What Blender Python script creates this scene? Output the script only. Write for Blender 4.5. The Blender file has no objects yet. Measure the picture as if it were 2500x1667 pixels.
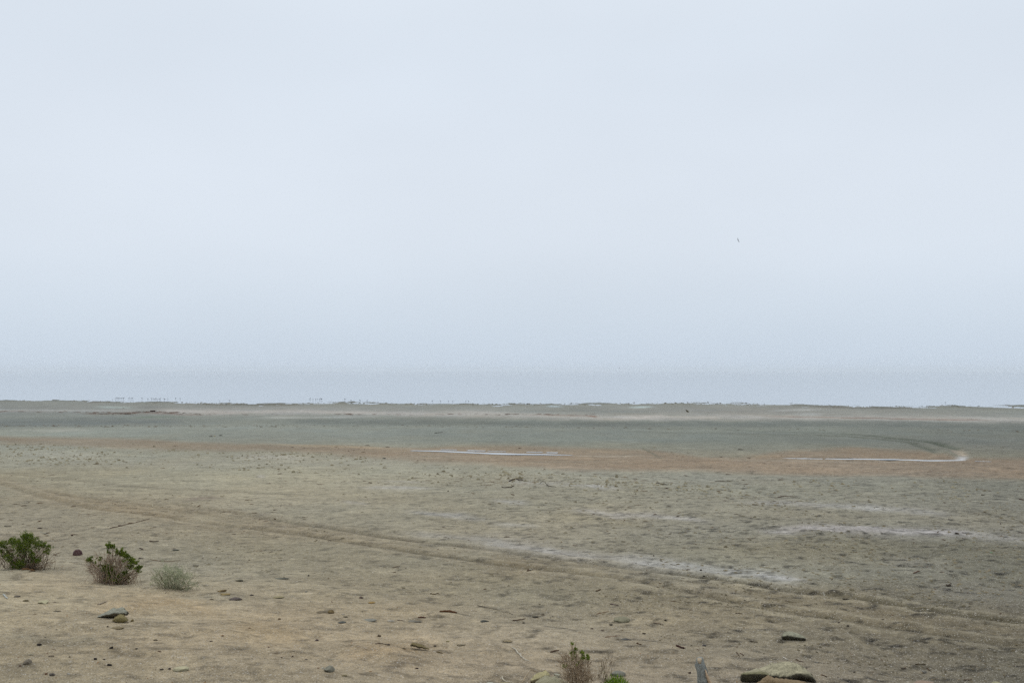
import bpy, bmesh, math, random
import numpy as np
from mathutils import Vector

# ------------------------------------------------------------------ camera
F = 2500 * 35.0 / 36.0            # focal length in photo pixels
HORIZON = 905.0
CAM_H = 4.4
PITCH = math.atan((HORIZON - 833.5) / F)
scene = bpy.context.scene
cd = bpy.data.cameras.new('camera'); cam = bpy.data.objects.new('camera', cd)
scene.collection.objects.link(cam)
cam.location = (0, 0, CAM_H); cam.rotation_euler = (math.pi / 2 + PITCH, 0, 0)
cd.lens = 35; cd.sensor_width = 36; cd.clip_start = 0.1; cd.clip_end = 30000
scene.camera = cam

# ------------------------------------------------------------------ sky: soft overcast
SUN_EL, SUN_AZ = math.radians(58), math.radians(-35)
w = bpy.data.worlds.new('World'); scene.world = w; w.use_nodes = True
nt = w.node_tree; nt.nodes.clear()
def N(nt, t, **kw):
    n = nt.nodes.new(t)
    for k, v in kw.items(): setattr(n, k, v)
    return n
out = N(nt, 'ShaderNodeOutputWorld')
sky = N(nt, 'ShaderNodeTexSky', sky_type='NISHITA'); sky.sun_disc = False
sky.sun_elevation = SUN_EL; sky.sun_rotation = SUN_AZ
bg1 = N(nt, 'ShaderNodeBackground'); bg1.inputs[1].default_value = 0.05
nt.links.new(sky.outputs[0], bg1.inputs[0])
tc = N(nt, 'ShaderNodeTexCoord'); sx = N(nt, 'ShaderNodeSeparateXYZ')
nt.links.new(tc.outputs['Generated'], sx.inputs[0])
ramp = N(nt, 'ShaderNodeValToRGB'); cr = ramp.color_ramp; cr.interpolation = 'B_SPLINE'
cols = [(0.0, (.575, .665, .775)), (0.05, (.628, .714, .812)), (0.12, (.712, .778, .860)), (0.22, (.718, .782, .864)),
        (0.34, (.685, .76, .85)), (0.6, (.84, .89, .95)), (1.0, (1.02, 1.05, 1.08))]
while len(cr.elements) < len(cols): cr.elements.new(0.5)
for e, (p, c) in zip(cr.elements, cols): e.position = p; e.color = (*c, 1)
nt.links.new(sx.outputs[2], ramp.inputs[0])
# large soft unevenness of the cloud sheet
mp = N(nt, 'ShaderNodeMapping'); mp.inputs['Scale'].default_value = (1.6, 1.6, 4.0)
nz = N(nt, 'ShaderNodeTexNoise'); nz.inputs['Scale'].default_value = 1.3; nz.inputs['Detail'].default_value = 3
nt.links.new(tc.outputs['Generated'], mp.inputs[0]); nt.links.new(mp.outputs[0], nz.inputs['Vector'])
mr = N(nt, 'ShaderNodeMapRange'); mr.inputs[1].default_value = .3; mr.inputs[2].default_value = .7
mr.inputs[3].default_value = .965; mr.inputs[4].default_value = 1.03
nt.links.new(nz.outputs[0], mr.inputs[0])
bg2 = N(nt, 'ShaderNodeBackground')
nt.links.new(ramp.outputs[0], bg2.inputs[0])
SKY_GAIN = 1.035
mg = N(nt, 'ShaderNodeMath', operation='MULTIPLY'); mg.inputs[1].default_value = SKY_GAIN
nt.links.new(mr.outputs[0], mg.inputs[0]); nt.links.new(mg.outputs[0], bg2.inputs[1])
mx = N(nt, 'ShaderNodeMixShader'); mx.inputs[0].default_value = 0.96
nt.links.new(bg1.outputs[0], mx.inputs[1]); nt.links.new(bg2.outputs[0], mx.inputs[2])
nt.links.new(mx.outputs[0], out.inputs[0])

sl = bpy.data.lights.new('sun', 'SUN'); sun = bpy.data.objects.new('sun', sl)
scene.collection.objects.link(sun)
sl.energy = 0.6; sl.angle = math.radians(28); sl.color = (1, .97, .93)
d = Vector((math.cos(SUN_EL) * math.sin(SUN_AZ), math.cos(SUN_EL) * math.cos(SUN_AZ), math.sin(SUN_EL)))
sun.rotation_euler = d.to_track_quat('Z', 'Y').to_euler()
scene.view_settings.view_transform = 'Standard'; scene.view_settings.look = 'None'
scene.view_settings.exposure = 0; scene.view_settings.gamma = 1
cy = scene.cycles
cy.max_bounces = 12; cy.diffuse_bounces = 3; cy.volume_bounces = 10; cy.transparent_max_bounces = 6
cy.use_denoising = False
scene.render.filter_size = 1.5 if hasattr(scene.render, 'filter_size') else 1.5

rng = np.random.default_rng(11); random.seed(11)
LE = np.array([.975, 1.01, 1.085])   # light reaching level ground (albedo = picture value / LE)

# ------------------------------------------------------------------ helpers
def lin(c):
    c = np.asarray(c, float) / 255.0
    return np.where(c <= 0.04045, c / 12.92, ((c + 0.055) / 1.055) ** 2.4)
def alb(c, k=1.0): return tuple(float(v) for v in np.clip(lin(c) / LE * k, 0.004, 0.85))

def hash2(ix, iy, s):
    h = (ix.astype(np.int64) * 374761393 + iy.astype(np.int64) * 668265263 + s * 974711) & 0xffffffff
    h = ((h ^ (h >> 13)) * 1274126177) & 0xffffffff
    return ((h ^ (h >> 16)) & 0xffffff) / float(0xffffff)
def vnoise(x, y, s=0):
    ix = np.floor(x); iy = np.floor(y); fx = x - ix; fy = y - iy
    ux = fx * fx * fx * (fx * (fx * 6 - 15) + 10); uy = fy * fy * fy * (fy * (fy * 6 - 15) + 10)
    a = hash2(ix, iy, s); b = hash2(ix + 1, iy, s); c = hash2(ix, iy + 1, s); e = hash2(ix + 1, iy + 1, s)
    return ((a + (b - a) * ux) * (1 - uy) + (c + (e - c) * ux) * uy) * 2 - 1
def fbm(x, y, s=0, o=4, g=.5):
    r = 0; a = 1; t = 0
    for i in range(o):
        th = 0.6 * i + .3
        xr = x * math.cos(th) - y * math.sin(th); yr = x * math.sin(th) + y * math.cos(th)
        r = r + a * vnoise(xr * 2.03 ** i + 7.1 * i, yr * 2.03 ** i, s + i); t += a; a *= g
    return r / t
def sstep(a, b, x):
    t = np.clip((x - a) / (b - a), 0, 1); return t * t * (3 - 2 * t)

CP, SP = math.cos(PITCH), math.sin(PITCH)
def ray(px, py):
    a = (px - 1250) / F; b = (833.5 - py) / F
    return np.array([a, CP - b * SP, SP + b * CP])          # forward (0,CP,SP), up (0,-SP,CP)
def project(x, y, z):
    fz = y * CP + (z - CAM_H) * SP; up = -y * SP + (z - CAM_H) * CP
    fz = np.maximum(fz, 0.5)
    return 1250 + F * x / fz, 833.5 - F * up / fz

SH = np.array([(-400, 978), (0, 978), (160, 979), (300, 982), (420, 982), (560, 986), (640, 988), (760, 984.5), (850, 982.5), (950, 986),
               (1250, 987), (1500, 985.5), (1700, 984.5), (1875, 987), (2050, 991), (2150, 995), (2300, 992.5), (2500, 991), (2900, 990)], float)
SH_T = (SH[:, 0] - 1250) / F; SH_Y = CAM_H * F / (SH[:, 1] - HORIZON)
def shore(t): return np.interp(t, SH_T, SH_Y)
BK = np.array([(-800, 1370), (0, 1392), (300, 1428), (600, 1456), (850, 1490), (1100, 1545), (1400, 1605), (1700, 1650), (2000, 1690), (2500, 1790), (3000, 1900)], float)
BK_T = (BK[:, 0] - 1250) / F; BK_Y = CAM_H * F / (BK[:, 1] - HORIZON)

# low crusted humps and clumps: px, py, width m, depth m, height m
HUMPS = [(277, 1418, 1.0, .5, .05), (60, 1386, 1.2, .5, .05), (430, 1434, .9, .5, .04), (230, 1398, .7, .4, .05), (700, 1132, 1.6, 1.2, .13), (640, 1128, 1.2, 1, .06), (900, 1170, 1.6, 1.2, .12), (1140, 1170, 1.2, 1, .1), (1150, 1172, .5, .5, .07), (1218, 1176, .55, .5, .1),
         (1196, 1181, .5, .5, .08), (1281, 1192, .6, .5, .1), (1345, 1188, 2.0, 1.6, .14), (1361, 1203, .6, .45, .12), (1440, 1215, 1.8, 1.4, .12), (1436, 1219, .4, .4, .06), (1500, 1226, 2.2, 1.5, .1),
         (2222, 1277, .5, .4, .1), (2300, 1272, .8, .5, .08), (2385, 1284, .9, .7, .12), (2440, 1279, .8, .5, .14), (2410, 1296, 1.2, .8, .08), (1375, 1288, .7, .5, .07), (1457, 1298, .6, .5, .05),
         (2155, 1330, .5, .4, .07), (2105, 1322, .9, .7, .06), (2360, 1357, .5, .5, .08), (964, 998, 3.0, 3, .28), (1518, 1512, .55, .5, .05), (676, 1458, .3, .25, .04),
         (2325, 1525, .4, .3, .05), (2240, 1580, .6, .4, .06), (2190, 1585, .7, .4, .05), (1010, 1178, 2, 1.5, .07), (1080, 1185, 1.4, 1.0, .07), (1850, 1215, 1.8, 1.2, .05)]
_H = []
for (px, py, a, b, h) in HUMPS:
    r = ray(px, py); k = CAM_H / -r[2]; _H.append((r[0] * k, r[1] * k, a / 2.2, b / 2.2, h))

def base_z(x, y):
    wv = np.maximum(y, 8.0); t = x / wv
    z = 0.0035 * np.clip(shore(t) - y, -400, 130)
    yb = np.interp(t, BK_T, BK_Y)
    q = yb - y
    m = 0.10 * sstep(-.5, .8, q) + 0.42 * sstep(.3, 9.0, q)
    return z + m

# tyre ruts as world polylines
def to_ground(px, py):
    r = ray(px, py)
    k = CAM_H / max(-r[2], 1e-4)
    for _ in range(12):
        z = float(base_z(np.array([r[0] * k]), np.array([r[1] * k]))[0]); k = (CAM_H - z) / -r[2]
    return r[0] * k, r[1] * k
RUT_B = [(-60, 1165), (0, 1180), (149, 1222), (239, 1241), (372, 1256), (505, 1275), (625, 1289), (768, 1307), (864, 1323), (944, 1337), (1024, 1350), (1090, 1357), (1183, 1371), (1250, 1380), (1463, 1402), (1680, 1440), (1875, 1481), (2034, 1505), (2167, 1529), (2300, 1548), (2500, 1577), (2650, 1600)]
RUT_C = [(436, 1230), (558, 1249), (625, 1260), (740, 1279), (838, 1294), (917, 1305), (1024, 1321), (1250, 1347), (1409, 1366), (1569, 1387), (1649, 1398), (1750, 1412), (1875, 1430), (1981, 1444), (2088, 1457), (2194, 1476), (2327, 1497), (2500, 1518), (2650, 1540)]
RUT_O = [(1560, 1044), (1700, 1047), (1875, 1053), (2061, 1059), (2141, 1065), (2220, 1073), (2274, 1079), (2313, 1089), (2338, 1097), (2350, 1107), (2347, 1117), (2330, 1122.5), (2274, 1123.5), (2220, 1122.8), (2088, 1120), (1955, 1117), (1909, 1116), (1800, 1114)]
RUT_I = [(2000, 1062), (2088, 1066), (2180, 1075), (2220, 1080), (2247, 1089), (2274, 1098), (2282, 1106), (2262, 1114), (2225, 1121), (2120, 1126)]
RUT_D = [(560, 1020), (680, 1014), (760, 1012), (850, 1011), (960, 1016)]
def wpoly(p, n=6):
    w_ = np.array([to_ground(*q) for q in p]); out_ = []
    for i in range(len(w_) - 1):
        p0 = w_[max(i - 1, 0)]; p1 = w_[i]; p2 = w_[i + 1]; p3 = w_[min(i + 2, len(w_) - 1)]
        for j in range(n):
            u = j / n
            out_.append(.5 * ((2 * p1) + (-p0 + p2) * u + (2 * p0 - 5 * p1 + 4 * p2 - p3) * u * u + (-p0 + 3 * p1 - 3 * p2 + p3) * u ** 3))
    out_.append(w_[-1]); return np.array(out_)
RUTS = [(wpoly(RUT_B), .24, .035), (wpoly(RUT_C), .2, .035), (wpoly(RUT_O), .55, .07), (wpoly(RUT_I), .42, .05), (wpoly(RUT_D), .5, .05)]
def dist_poly(x, y, P, reach):
    dmin = np.full(x.shape, 1e3)
    par = np.zeros(x.shape)
    for i in range(len(P) - 1):
        a, b = P[i], P[i + 1]
        m = (y > min(a[1], b[1]) - reach) & (y < max(a[1], b[1]) + reach) & (x > min(a[0], b[0]) - reach) & (x < max(a[0], b[0]) + reach)
        if not m.any(): continue
        ab = b - a; L = max(float(ab @ ab), 1e-9)
        xs, ys = x[m], y[m]
        u = np.clip(((xs - a[0]) * ab[0] + (ys - a[1]) * ab[1]) / L, 0, 1)
        dd = np.hypot(xs - a[0] - u * ab[0], ys - a[1] - u * ab[1])
        cur = dmin[m]; pm = par[m]; better = dd < cur
        cur[better] = dd[better]; pm[better] = (i + u[better]) / (len(P) - 1)
        dmin[m] = cur; par[m] = pm
    return dmin, par

def full_z(x, y):
    x = np.asarray(x, float); y = np.asarray(y, float)
    z = base_z(x, y)
    wv = np.maximum(y, 8.0); t = x / wv
    q = np.interp(t, BK_T, BK_Y) - y
    dune = sstep(-.6, 1.2, q)                       # smooth blown sand on the near bank
    px, py = project(x, y, z)
    road = np.exp(-((py - np.interp(px, [c[0] for c in RUT_B], [c[1] for c in RUT_B]) + 12) / 32) ** 2) * (1 - dune)
    far = sstep(60, 30, y)
    rough = (1 - .8 * dune) * (1 - .55 * road)
    right = sstep(-.05, .35, t) * (1 - sstep(24, 34, y))
    # soft swells
    z = z + .035 * fbm(x * .35, y * .5, 3, 3) + .012 * fbm(x * 1.3, y * 1.6, 5, 3) * (1 + dune)
    # ripples / scoured hollows on the dune
    z = z + dune * .05 * fbm(x * .8 + 3, y * 1.5 + x * .4, 9, 3) + dune * .012 * fbm(x * 3 + 3, y * 6 + x, 10, 3)
    # clods and trampling
    n = fbm(x * 6.5, y * 6.5, 21, 3)
    z = z + far * rough * (.007 + .008 * right) * n
    n2 = fbm(x * 2.4, y * 2.4, 31, 2)
    z = z + far * rough * (.010 + .010 * right) * np.clip(n2 - .12, 0, 1) * 2
    z = z - far * rough * right * .03 * np.clip(fbm(x * 3.2, y * 3.2, 37, 2) - .22, 0, 1) * 2
    for (hx, hy, a, b, h) in _H:
        m = (np.abs(x - hx) < 3 * a) & (np.abs(y - hy) < 3 * b)
        if m.any():
            g = np.exp(-((x[m] - hx) / a) ** 2 - ((y[m] - hy) / b) ** 2)
            z[m] += h * g * (.65 + .7 * fbm(x[m] * 4, y[m] * 4, 41, 3))
    for P, wd, dp in RUTS:
        dd, _ = dist_poly(x, y, P, 1.2)
        m = dd < 1.2
        if m.any():
            z[m] += -dp * np.exp(-(dd[m] / (wd * .6)) ** 2) + dp * .22 * np.exp(-((dd[m] - wd * 1.25) / (wd * .5)) ** 2)
    # muddy broken edge along the water
    e = shore(t) - y
    z = z + np.exp(-(e / 14) ** 2) * (.032 * fbm(x * .35, y * .12, 51, 4) + .03 * np.clip(fbm(x * .8, y * .25, 53, 3), 0, 1))
    return z

def gz(x, y): return float(full_z(np.array([x]), np.array([y]))[0])
def on_ground(px, py):
    """the point of the ground seen at this pixel of the photograph: x, y, z, metres per photo pixel"""
    x, y = to_ground(px, py)
    z = gz(x, y)
    return x, y, z, math.hypot(y, x * 0) / F

# ------------------------------------------------------------------ ground colours (sand, mud, salt, with some shading painted in)
GX = [-300, 0, 625, 1250, 1875, 2500, 2800]
GY = [980, 1003, 1015, 1030, 1045, 1058, 1075, 1090, 1110, 1130, 1150, 1165, 1190, 1230, 1260, 1300, 1340, 1400, 1450, 1500, 1560, 1620, 1680]
GC = [[(132,136,133),(134,137,132),(137,140,135),(135,139,134),(122,127,122)],
      [(130,134,133),(144,145,143),(141,144,141),(143,143,140),(132,136,132)],
      [(124,130,127),(138,142,137),(140,143,138),(146,146,142),(140,143,140)],
      [(114,120,118),(130,135,129),(124,130,124),(118,124,119),(112,117,115)],
      [(140,145,138),(138,143,137),(132,137,131),(130,135,128),(120,124,118)],
      [(143,148,140),(136,141,135),(128,134,129),(118,124,119),(112,117,112)],
      [(142,146,136),(138,140,131),(127,133,127),(116,121,115),(110,114,110)],
      [(148,149,137),(142,140,126),(134,134,122),(122,124,114),(112,114,108)],
      [(152,152,137),(150,149,134),(146,142,126),(132,130,116),(120,120,108)],
      [(150,149,133),(150,149,134),(148,145,128),(136,134,120),(124,122,110)],
      [(146,142,122),(152,149,129),(150,150,135),(138,138,125),(126,125,113)],
      [(145,141,121),(154,150,129),(152,150,133),(136,137,126),(124,124,112)],
      [(140,136,117),(155,150,129),(150,147,129),(137,137,123),(120,121,110)],
      [(143,136,116),(150,145,126),(152,148,129),(140,139,125),(124,124,113)],
      [(146,139,119),(147,142,123),(148,143,124),(141,138,122),(125,124,112)],
      [(142,136,118),(136,130,111),(148,143,125),(138,136,122),(128,127,117)],
      [(144,138,121),(139,133,113),(140,135,118),(128,124,106),(112,110,96)],
      [(150,143,124),(144,137,118),(131,123,103),(136,134,121),(112,110,97)],
      [(152,142,120),(145,134,113),(136,128,108),(124,115,95),(114,110,98)],
      [(150,138,115),(150,136,113),(142,132,112),(126,117,98),(108,101,86)],
      [(140,129,108),(152,138,115),(145,134,115),(128,120,103),(101,95,81)],
      [(135,125,105),(147,134,112),(142,130,111),(124,116,101),(102,97,84)],
      [(130,121,102),(144,132,111),(138,127,109),(124,115,101),(100,96,84)]]  # bottom corners also carry slight lens vignetting baked into the colour
def ground_cols(x, y):
    z = base_z(x, y); px, py = project(x, y, z)
    px = px + 14 * fbm(x * .5, y * .3, 71, 2)
    py = py + (2.2 + np.clip(py - 1100, 0, 400) * .03) * fbm(x * .22, y * .12, 73, 4)
    G = np.array(GC, float); G = np.concatenate([G[:, :1], G, G[:, -1:]], 1)
    G = lin(G)
    fx = np.interp(px, GX, range(len(GX))); fy = np.interp(py, GY, range(len(GY)))
    ix = np.clip(fx.astype(int), 0, len(GX) - 2); iy = np.clip(fy.astype(int), 0, len(GY) - 2)
    ux = (fx - ix)[:, None]; uy = (fy - iy)[:, None]
    uy = uy * uy * (3 - 2 * uy) * .5 + uy * .5
    C = (G[iy, ix] * (1 - ux) + G[iy, ix + 1] * ux) * (1 - uy) + (G[iy + 1, ix] * (1 - ux) + G[iy + 1, ix + 1] * ux) * uy
    def paint(mask, col, k=1):
        nonlocal C
        m = (np.clip(mask, 0, 1) * k)[:, None]; C = C * (1 - m) + lin(col) * m
    wet = np.zeros(len(x))
    # rusty algal band
    up = np.interp(px, [0, 250, 500, 625, 860, 1000, 1250, 1400, 1600, 1700, 1800, 1950, 2100, 2250, 2350, 2500, 2800], [1066, 1070, 1078, 1082, 1088, 1091, 1089, 1092, 1097, 1116, 1117, 1098, 1093, 1100, 1118, 1121, 1124])
    lo = np.interp(px, [0, 125, 250, 500, 625, 750, 950, 1100, 1250, 1400, 1500, 1700, 1875, 2100, 2250, 2500, 2800], [1079, 1086, 1093, 1101, 1104, 1109, 1117, 1129, 1141, 1149, 1150, 1151, 1156, 1160, 1164, 1172, 1180])
    br = fbm(x * .25, y * .10, 75, 4)
    m = sstep(-6, 7, py - up + 5 * br) * sstep(-7, 11, lo - py + 8 * br)
    n = .5 + .5 * fbm(x * .12 + 9, y * .05, 77, 3)
    st = .5 + .5 * fbm(x * .10, y * .9, 79, 4)
    paint(m * (.38 + .45 * st), (143, 121, 99)); paint(m * sstep(.4, .8, n), (126, 113, 96), .45); paint(m * sstep(.6, .85, st) * sstep(1200, 1700, px), (152, 140, 122), .4)
    # band details: (polyline, half thickness px, colour, strength, seed)
    B = [([(-200, 1007), (60, 1003), (140, 1003)], 1.4, (120, 106, 100), .6), ([(180, 1008), (230, 1010), (330, 1007), (350, 1005)], 1.8, (114, 102, 94), .6),
         ([(300, 1008), (420, 1010), (510, 1014)], 1.5, (118, 100, 92), .7),
         ([(-200, 1000), (150, 1002), (350, 1003)], 1.8, (158, 160, 160), .6), ([(230, 993), (330, 995)], 1.5, (168, 182, 180), .6),
         ([(370, 1002), (500, 1005), (640, 1006), (760, 1004), (900, 1009), (1100, 1010), (1250, 1011)], 3.6, (172, 169, 167), .85),
         ([(480, 1007), (600, 1010)], 2, (170, 165, 163), .6), ([(625, 1020), (760, 1019), (900, 1018)], 1.3, (165, 168, 166), .75),
         ([(1100, 1010), (1250, 1013), (1460, 1020), (1600, 1021), (1800, 1017), (1900, 1018), (2100, 1021), (2300, 1023), (2600, 1026)], 4.2, (170, 167, 163), .72),
         ([(1480, 1020), (1560, 1018), (1650, 1016)], 2, (182, 178, 176), .7), ([(1800, 1018), (1870, 1019)], 2.5, (178, 176, 174), .7),
         ([(1340, 991), (1380, 992)], 1.2, (170, 184, 192), .8), ([(1540, 993.5), (1595, 993)], 1.4, (178, 194, 202), .9), ([(1875, 1002), (1960, 1001), (2010, 1000)], 1.5, (168, 170, 170), .7), ([(1930, 1011), (2010, 1011)], 2, (168, 170, 170), .7),
         ([(1420, 1015), (1460, 1018)], 1.6, (128, 98, 84), .8), ([(1870, 1015), (1960, 1018), (2090, 1020), (2200, 1022), (2310, 1024), (2420, 1025)], 1.0, (122, 92, 82), .65), ([(1280, 1013), (1450, 1015)], .9, (126, 102, 92), .6),
         ([(-200, 1038), (120, 1033), (300, 1029), (460, 1031)], 7, (108, 115, 115), .7), ([(280, 1020), (420, 1017), (470, 1022)], 2, (112, 124, 112), .7),
         ([(700, 1030), (1000, 1030), (1250, 1034), (1500, 1037), (1800, 1036), (2100, 1038), (2300, 1041), (2600, 1045)], 6.5, (108, 114, 111), .8),
         ([(900, 1033), (1250, 1033), (1500, 1037)], 2.5, (104, 110, 106), .5),
         ([(0, 1051), (100, 1050), (200, 1049)], 2.2, (156, 159, 152), .6), ([(80, 1055), (180, 1050), (230, 1050)], 1.6, (160, 162, 156), .6),
         ([(700, 986.5), (800, 984.5), (900, 985.5)], 1.5, (120, 121, 112), .6), ([(430, 985.5), (520, 987), (640, 988), (760, 988)], 1.6, (112, 110, 102), .8), ([(210, 982.5), (250, 982.5)], 1.3, (104, 98, 94), .8),
         ([(1960, 991), (2060, 994.5), (2150, 996.5), (2260, 996)], 1.3, (98, 95, 90), .8),
         ([(1250, 1003), (1450, 1003), (1600, 1005)], 2.5, (130, 134, 132), .7), ([(330, 993), (420, 994)], 3, (124, 126, 124), .6),
         ([(640, 1084), (760, 1087), (900, 1093), (1000, 1097)], 1.8, (166, 150, 126), .75), ([(1380, 1111), (1480, 1114), (1570, 1113)], 1.2, (168, 158, 142), .8),
         ([(1360, 1139), (1410, 1139)], 1.2, (172, 158, 140), .8), ([(1700, 1122), (1875, 1123), (2000, 1126), (2250, 1128)], 1.3, (156, 148, 132), .6), ([(2400, 1143), (2500, 1146)], 1, (160, 148, 132), .6),
         ([(0, 1108), (150, 1110), (260, 1113)], 6, (160, 160, 150), .5), ([(560, 1113), (640, 1115), (760, 1118)], 4, (168, 168, 162), .6),
         ([(625, 1163), (650, 1165)], 3, (170, 168, 160), .6), ([(870, 1190), (1000, 1193), (1070, 1194)], 3.5, (170, 169, 161), .7), ([(930, 1176), (1050, 1180)], 2, (168, 166, 158), .5),
         ([(1360, 1183), (1430, 1188), (1470, 1192), (1520, 1195)], 5.5, (172, 172, 166), .8), ([(1230, 1172), (1300, 1177), (1380, 1181)], 4, (166, 166, 160), .5),
         ([(1190, 1222), (1250, 1226), (1290, 1228)], 4, (170, 170, 164), .7),
         ([(1000, 1249), (1060, 1257), (1130, 1262), (1200, 1270)], 4, (168, 168, 163), .75), ([(830, 1224), (900, 1230)], 3, (164, 162, 156), .5), ([(1190, 1278), (1320, 1284)], 4, (166, 166, 158), .6),
         ([(1385, 1245), (1440, 1250), (1500, 1257), (1600, 1259), (1680, 1266), (1740, 1275)], 5.5, (172, 170, 163), .75), ([(1470, 1264), (1520, 1264)], 2, (174, 172, 166), .7),
         ([(1800, 1226), (1930, 1227), (2060, 1234), (2130, 1237), (2280, 1251), (2340, 1256)], 5.5, (160, 161, 156), .7), ([(2110, 1234), (2150, 1240)], 5, (166, 168, 163), .6),
         ([(1870, 1300), (1930, 1292), (1990, 1288), (2100, 1293), (2200, 1298), (2300, 1300), (2400, 1306)], 7.5, (176, 172, 168), .9), ([(1840, 1296), (1900, 1301), (1960, 1305)], 4, (166, 164, 158), .6),
         ([(2350, 1302), (2440, 1313), (2560, 1325)], 9, (152, 150, 143), .6), ([(2150, 1372), (2260, 1380), (2330, 1388)], 8, (146, 143, 133), .6),
         ([(980, 1302), (1080, 1308), (1180, 1315), (1260, 1328)], 7, (156, 154, 144), .6), ([(1130, 1322), (1250, 1331), (1400, 1350), (1520, 1363), (1620, 1375)], 13, (160, 158, 149), .7),
         ([(1180, 1328), (1290, 1336), (1400, 1352), (1480, 1360)], 6, (168, 166, 160), .5), ([(1500, 1362), (1640, 1378), (1750, 1390), (1860, 1403), (1960, 1416)], 9, (164, 163, 156), .8), ([(1830, 1398), (1900, 1406), (1980, 1416)], 4, (178, 176, 172), .6),
         ([(1880, 1440), (2000, 1452)], 4, (128, 120, 104), .4), ([(2250, 1430), (2400, 1450), (2560, 1475)], 16, (138, 134, 124), .6), ([(1640, 1425), (1800, 1445), (1900, 1465)], 9, (140, 134, 122), .55),
         ([(625, 1203), (700, 1207), (780, 1212)], 2, (116, 114, 100), .6), ([(430, 1225), (500, 1218), (540, 1215)], 3.5, (114, 104, 96), .6), ([(120, 1182), (170, 1188)], 4, (116, 112, 94), .5),
         ([(625, 1259), (665, 1261)], 3, (116, 114, 106), .7), ([(670, 1286), (710, 1286)], 4, (118, 112, 106), .5), ([(625, 1311), (660, 1313)], 3, (112, 106, 88), .6),
         ([(400, 1237), (520, 1248), (620, 1258)], 5, (130, 117, 94), .55), ([(80, 1210), (200, 1232), (330, 1248), (460, 1262)], 9, (138, 124, 99), .6),
         ([(1230, 1377), (1300, 1392), (1450, 1412)], 14, (126, 117, 98), .5), ([(560, 1262), (620, 1268), (800, 1292), (940, 1310)], 7, (134, 124, 102), .5),
         ([(0, 1430), (150, 1415), (300, 1440), (500, 1478), (620, 1520)], 20, (158, 143, 118), .4), ([(220, 1480), (420, 1470), (560, 1500)], 12, (152, 132, 102), .5), ([(560, 1540), (640, 1535), (760, 1560)], 16, (150, 130, 98), .45),
         ([(820, 1600), (960, 1590), (1080, 1580)], 14, (155, 136, 108), .4), ([(0, 1545), (150, 1555), (280, 1555)], 12, (124, 117, 100), .5), ([(0, 1630), (80, 1645), (200, 1665)], 14, (118, 110, 94), .4),  # dune's dark shading curves painted as bands, beside orange sand
         ([(930, 1633), (1000, 1612), (1080, 1605)], 12, (126, 114, 96), .5), ([(400, 1453), (520, 1458), (620, 1455)], 7, (134, 126, 108), .5), ([(190, 1395), (260, 1408), (330, 1405)], 6, (118, 110, 92), .35),
         ([(2100, 1320), (2300, 1335), (2500, 1350)], 15, (110, 107, 92), .5), ([(1880, 1315), (2000, 1325), (2150, 1330)], 12, (116, 113, 96), .5),
         ([(1200, 1372), (1450, 1398), (1650, 1425), (1875, 1456), (2100, 1490), (2300, 1522), (2600, 1565)], 24, (122, 111, 90), .55), ([(-150, 1160), (0, 1176), (239, 1236), (505, 1268), (768, 1302), (944, 1328), (1090, 1350), (1330, 1385)], 14, (136, 124, 100), .5), ([(900, 1342), (1100, 1370), (1300, 1400)], 3, (116, 107, 88), .5), ([(300, 1262), (520, 1290), (700, 1310)], 2.5, (120, 111, 92), .45), ([(1290, 1362), (1500, 1383), (1700, 1418), (1900, 1455), (2100, 1490), (2300, 1520), (2500, 1552)], 3, (108, 100, 82), .5), ([(1880, 1450), (2100, 1476), (2300, 1508), (2500, 1535)], 2, (112, 104, 86), .45),
         ([(-100, 1140), (100, 1163), (250, 1180), (430, 1193), (625, 1205), (780, 1213)], 2, (118, 112, 94), .5), ([(60, 1190), (200, 1213), (330, 1232), (470, 1250), (600, 1272)], 2.5, (120, 110, 88), .5), ([(240, 1185), (400, 1190), (625, 1200)], 1.5, (116, 112, 96), .5),
         ([(620, 1235), (760, 1240), (900, 1248)], 2, (124, 118, 100), .4), ([(840, 1296), (1000, 1318), (1150, 1340), (1250, 1352)], 3, (120, 110, 92), .5), ([(1650, 1462), (1900, 1500), (2150, 1545), (2400, 1590)], 3, (108, 100, 82), .35),
         ([(1500, 1052), (1800, 1058), (2050, 1066)], 1.2, (106, 110, 102), .5), ([(1260, 1118), (1600, 1120), (1900, 1124)], 1, (156, 142, 122), .5), ([(2300, 1128), (2420, 1140), (2500, 1150)], 1.2, (154, 138, 118), .4), ([(2250, 1133), (2380, 1148), (2460, 1160)], 1.2, (150, 134, 114), .4),
         ([(2322, 1097), (2342, 1104), (2350, 1112)], 2.2, (164, 152, 140), .7), ([(1568, 1090), (1590, 1101), (1622, 1122)], 2.5, (104, 104, 88), .8), ([(1330, 1262), (1450, 1270), (1600, 1290)], 8, (140, 134, 112), .5)]
    for i, (P, th, col, k) in enumerate(B):
        P = np.array(P, float)
        m0 = (px > P[0, 0] - 60) & (px < P[-1, 0] + 60)
        q = py[m0]; c = np.interp(px[m0], P[:, 0], P[:, 1]); m0i = np.where(m0)[0]
        if min(col) > 140 and P[:, 1].mean() < 1060: th = th * 1.25
        sel = np.abs(q - c) < th * 3.2
        if not sel.any(): continue
        idx = m0i[sel]; dd = (q - c)[sel] / th
        L = P[-1, 0] - P[0, 0]; fe = min(70, L * .35) + 1
        tp = sstep(P[0, 0] - fe * .3, P[0, 0] + fe, px[idx]) * sstep(P[-1, 0] + fe * .3, P[-1, 0] - fe, px[idx])
        if P[0, 0] < 0: tp = sstep(P[-1, 0] + fe * .3, P[-1, 0] - fe, px[idx])
        sc = 18.0 / max(th, 1)
        nn = fbm(x[idx] * .9, y[idx] * .5, 100 + i, 4)
        bright = min(col) > 140
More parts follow.
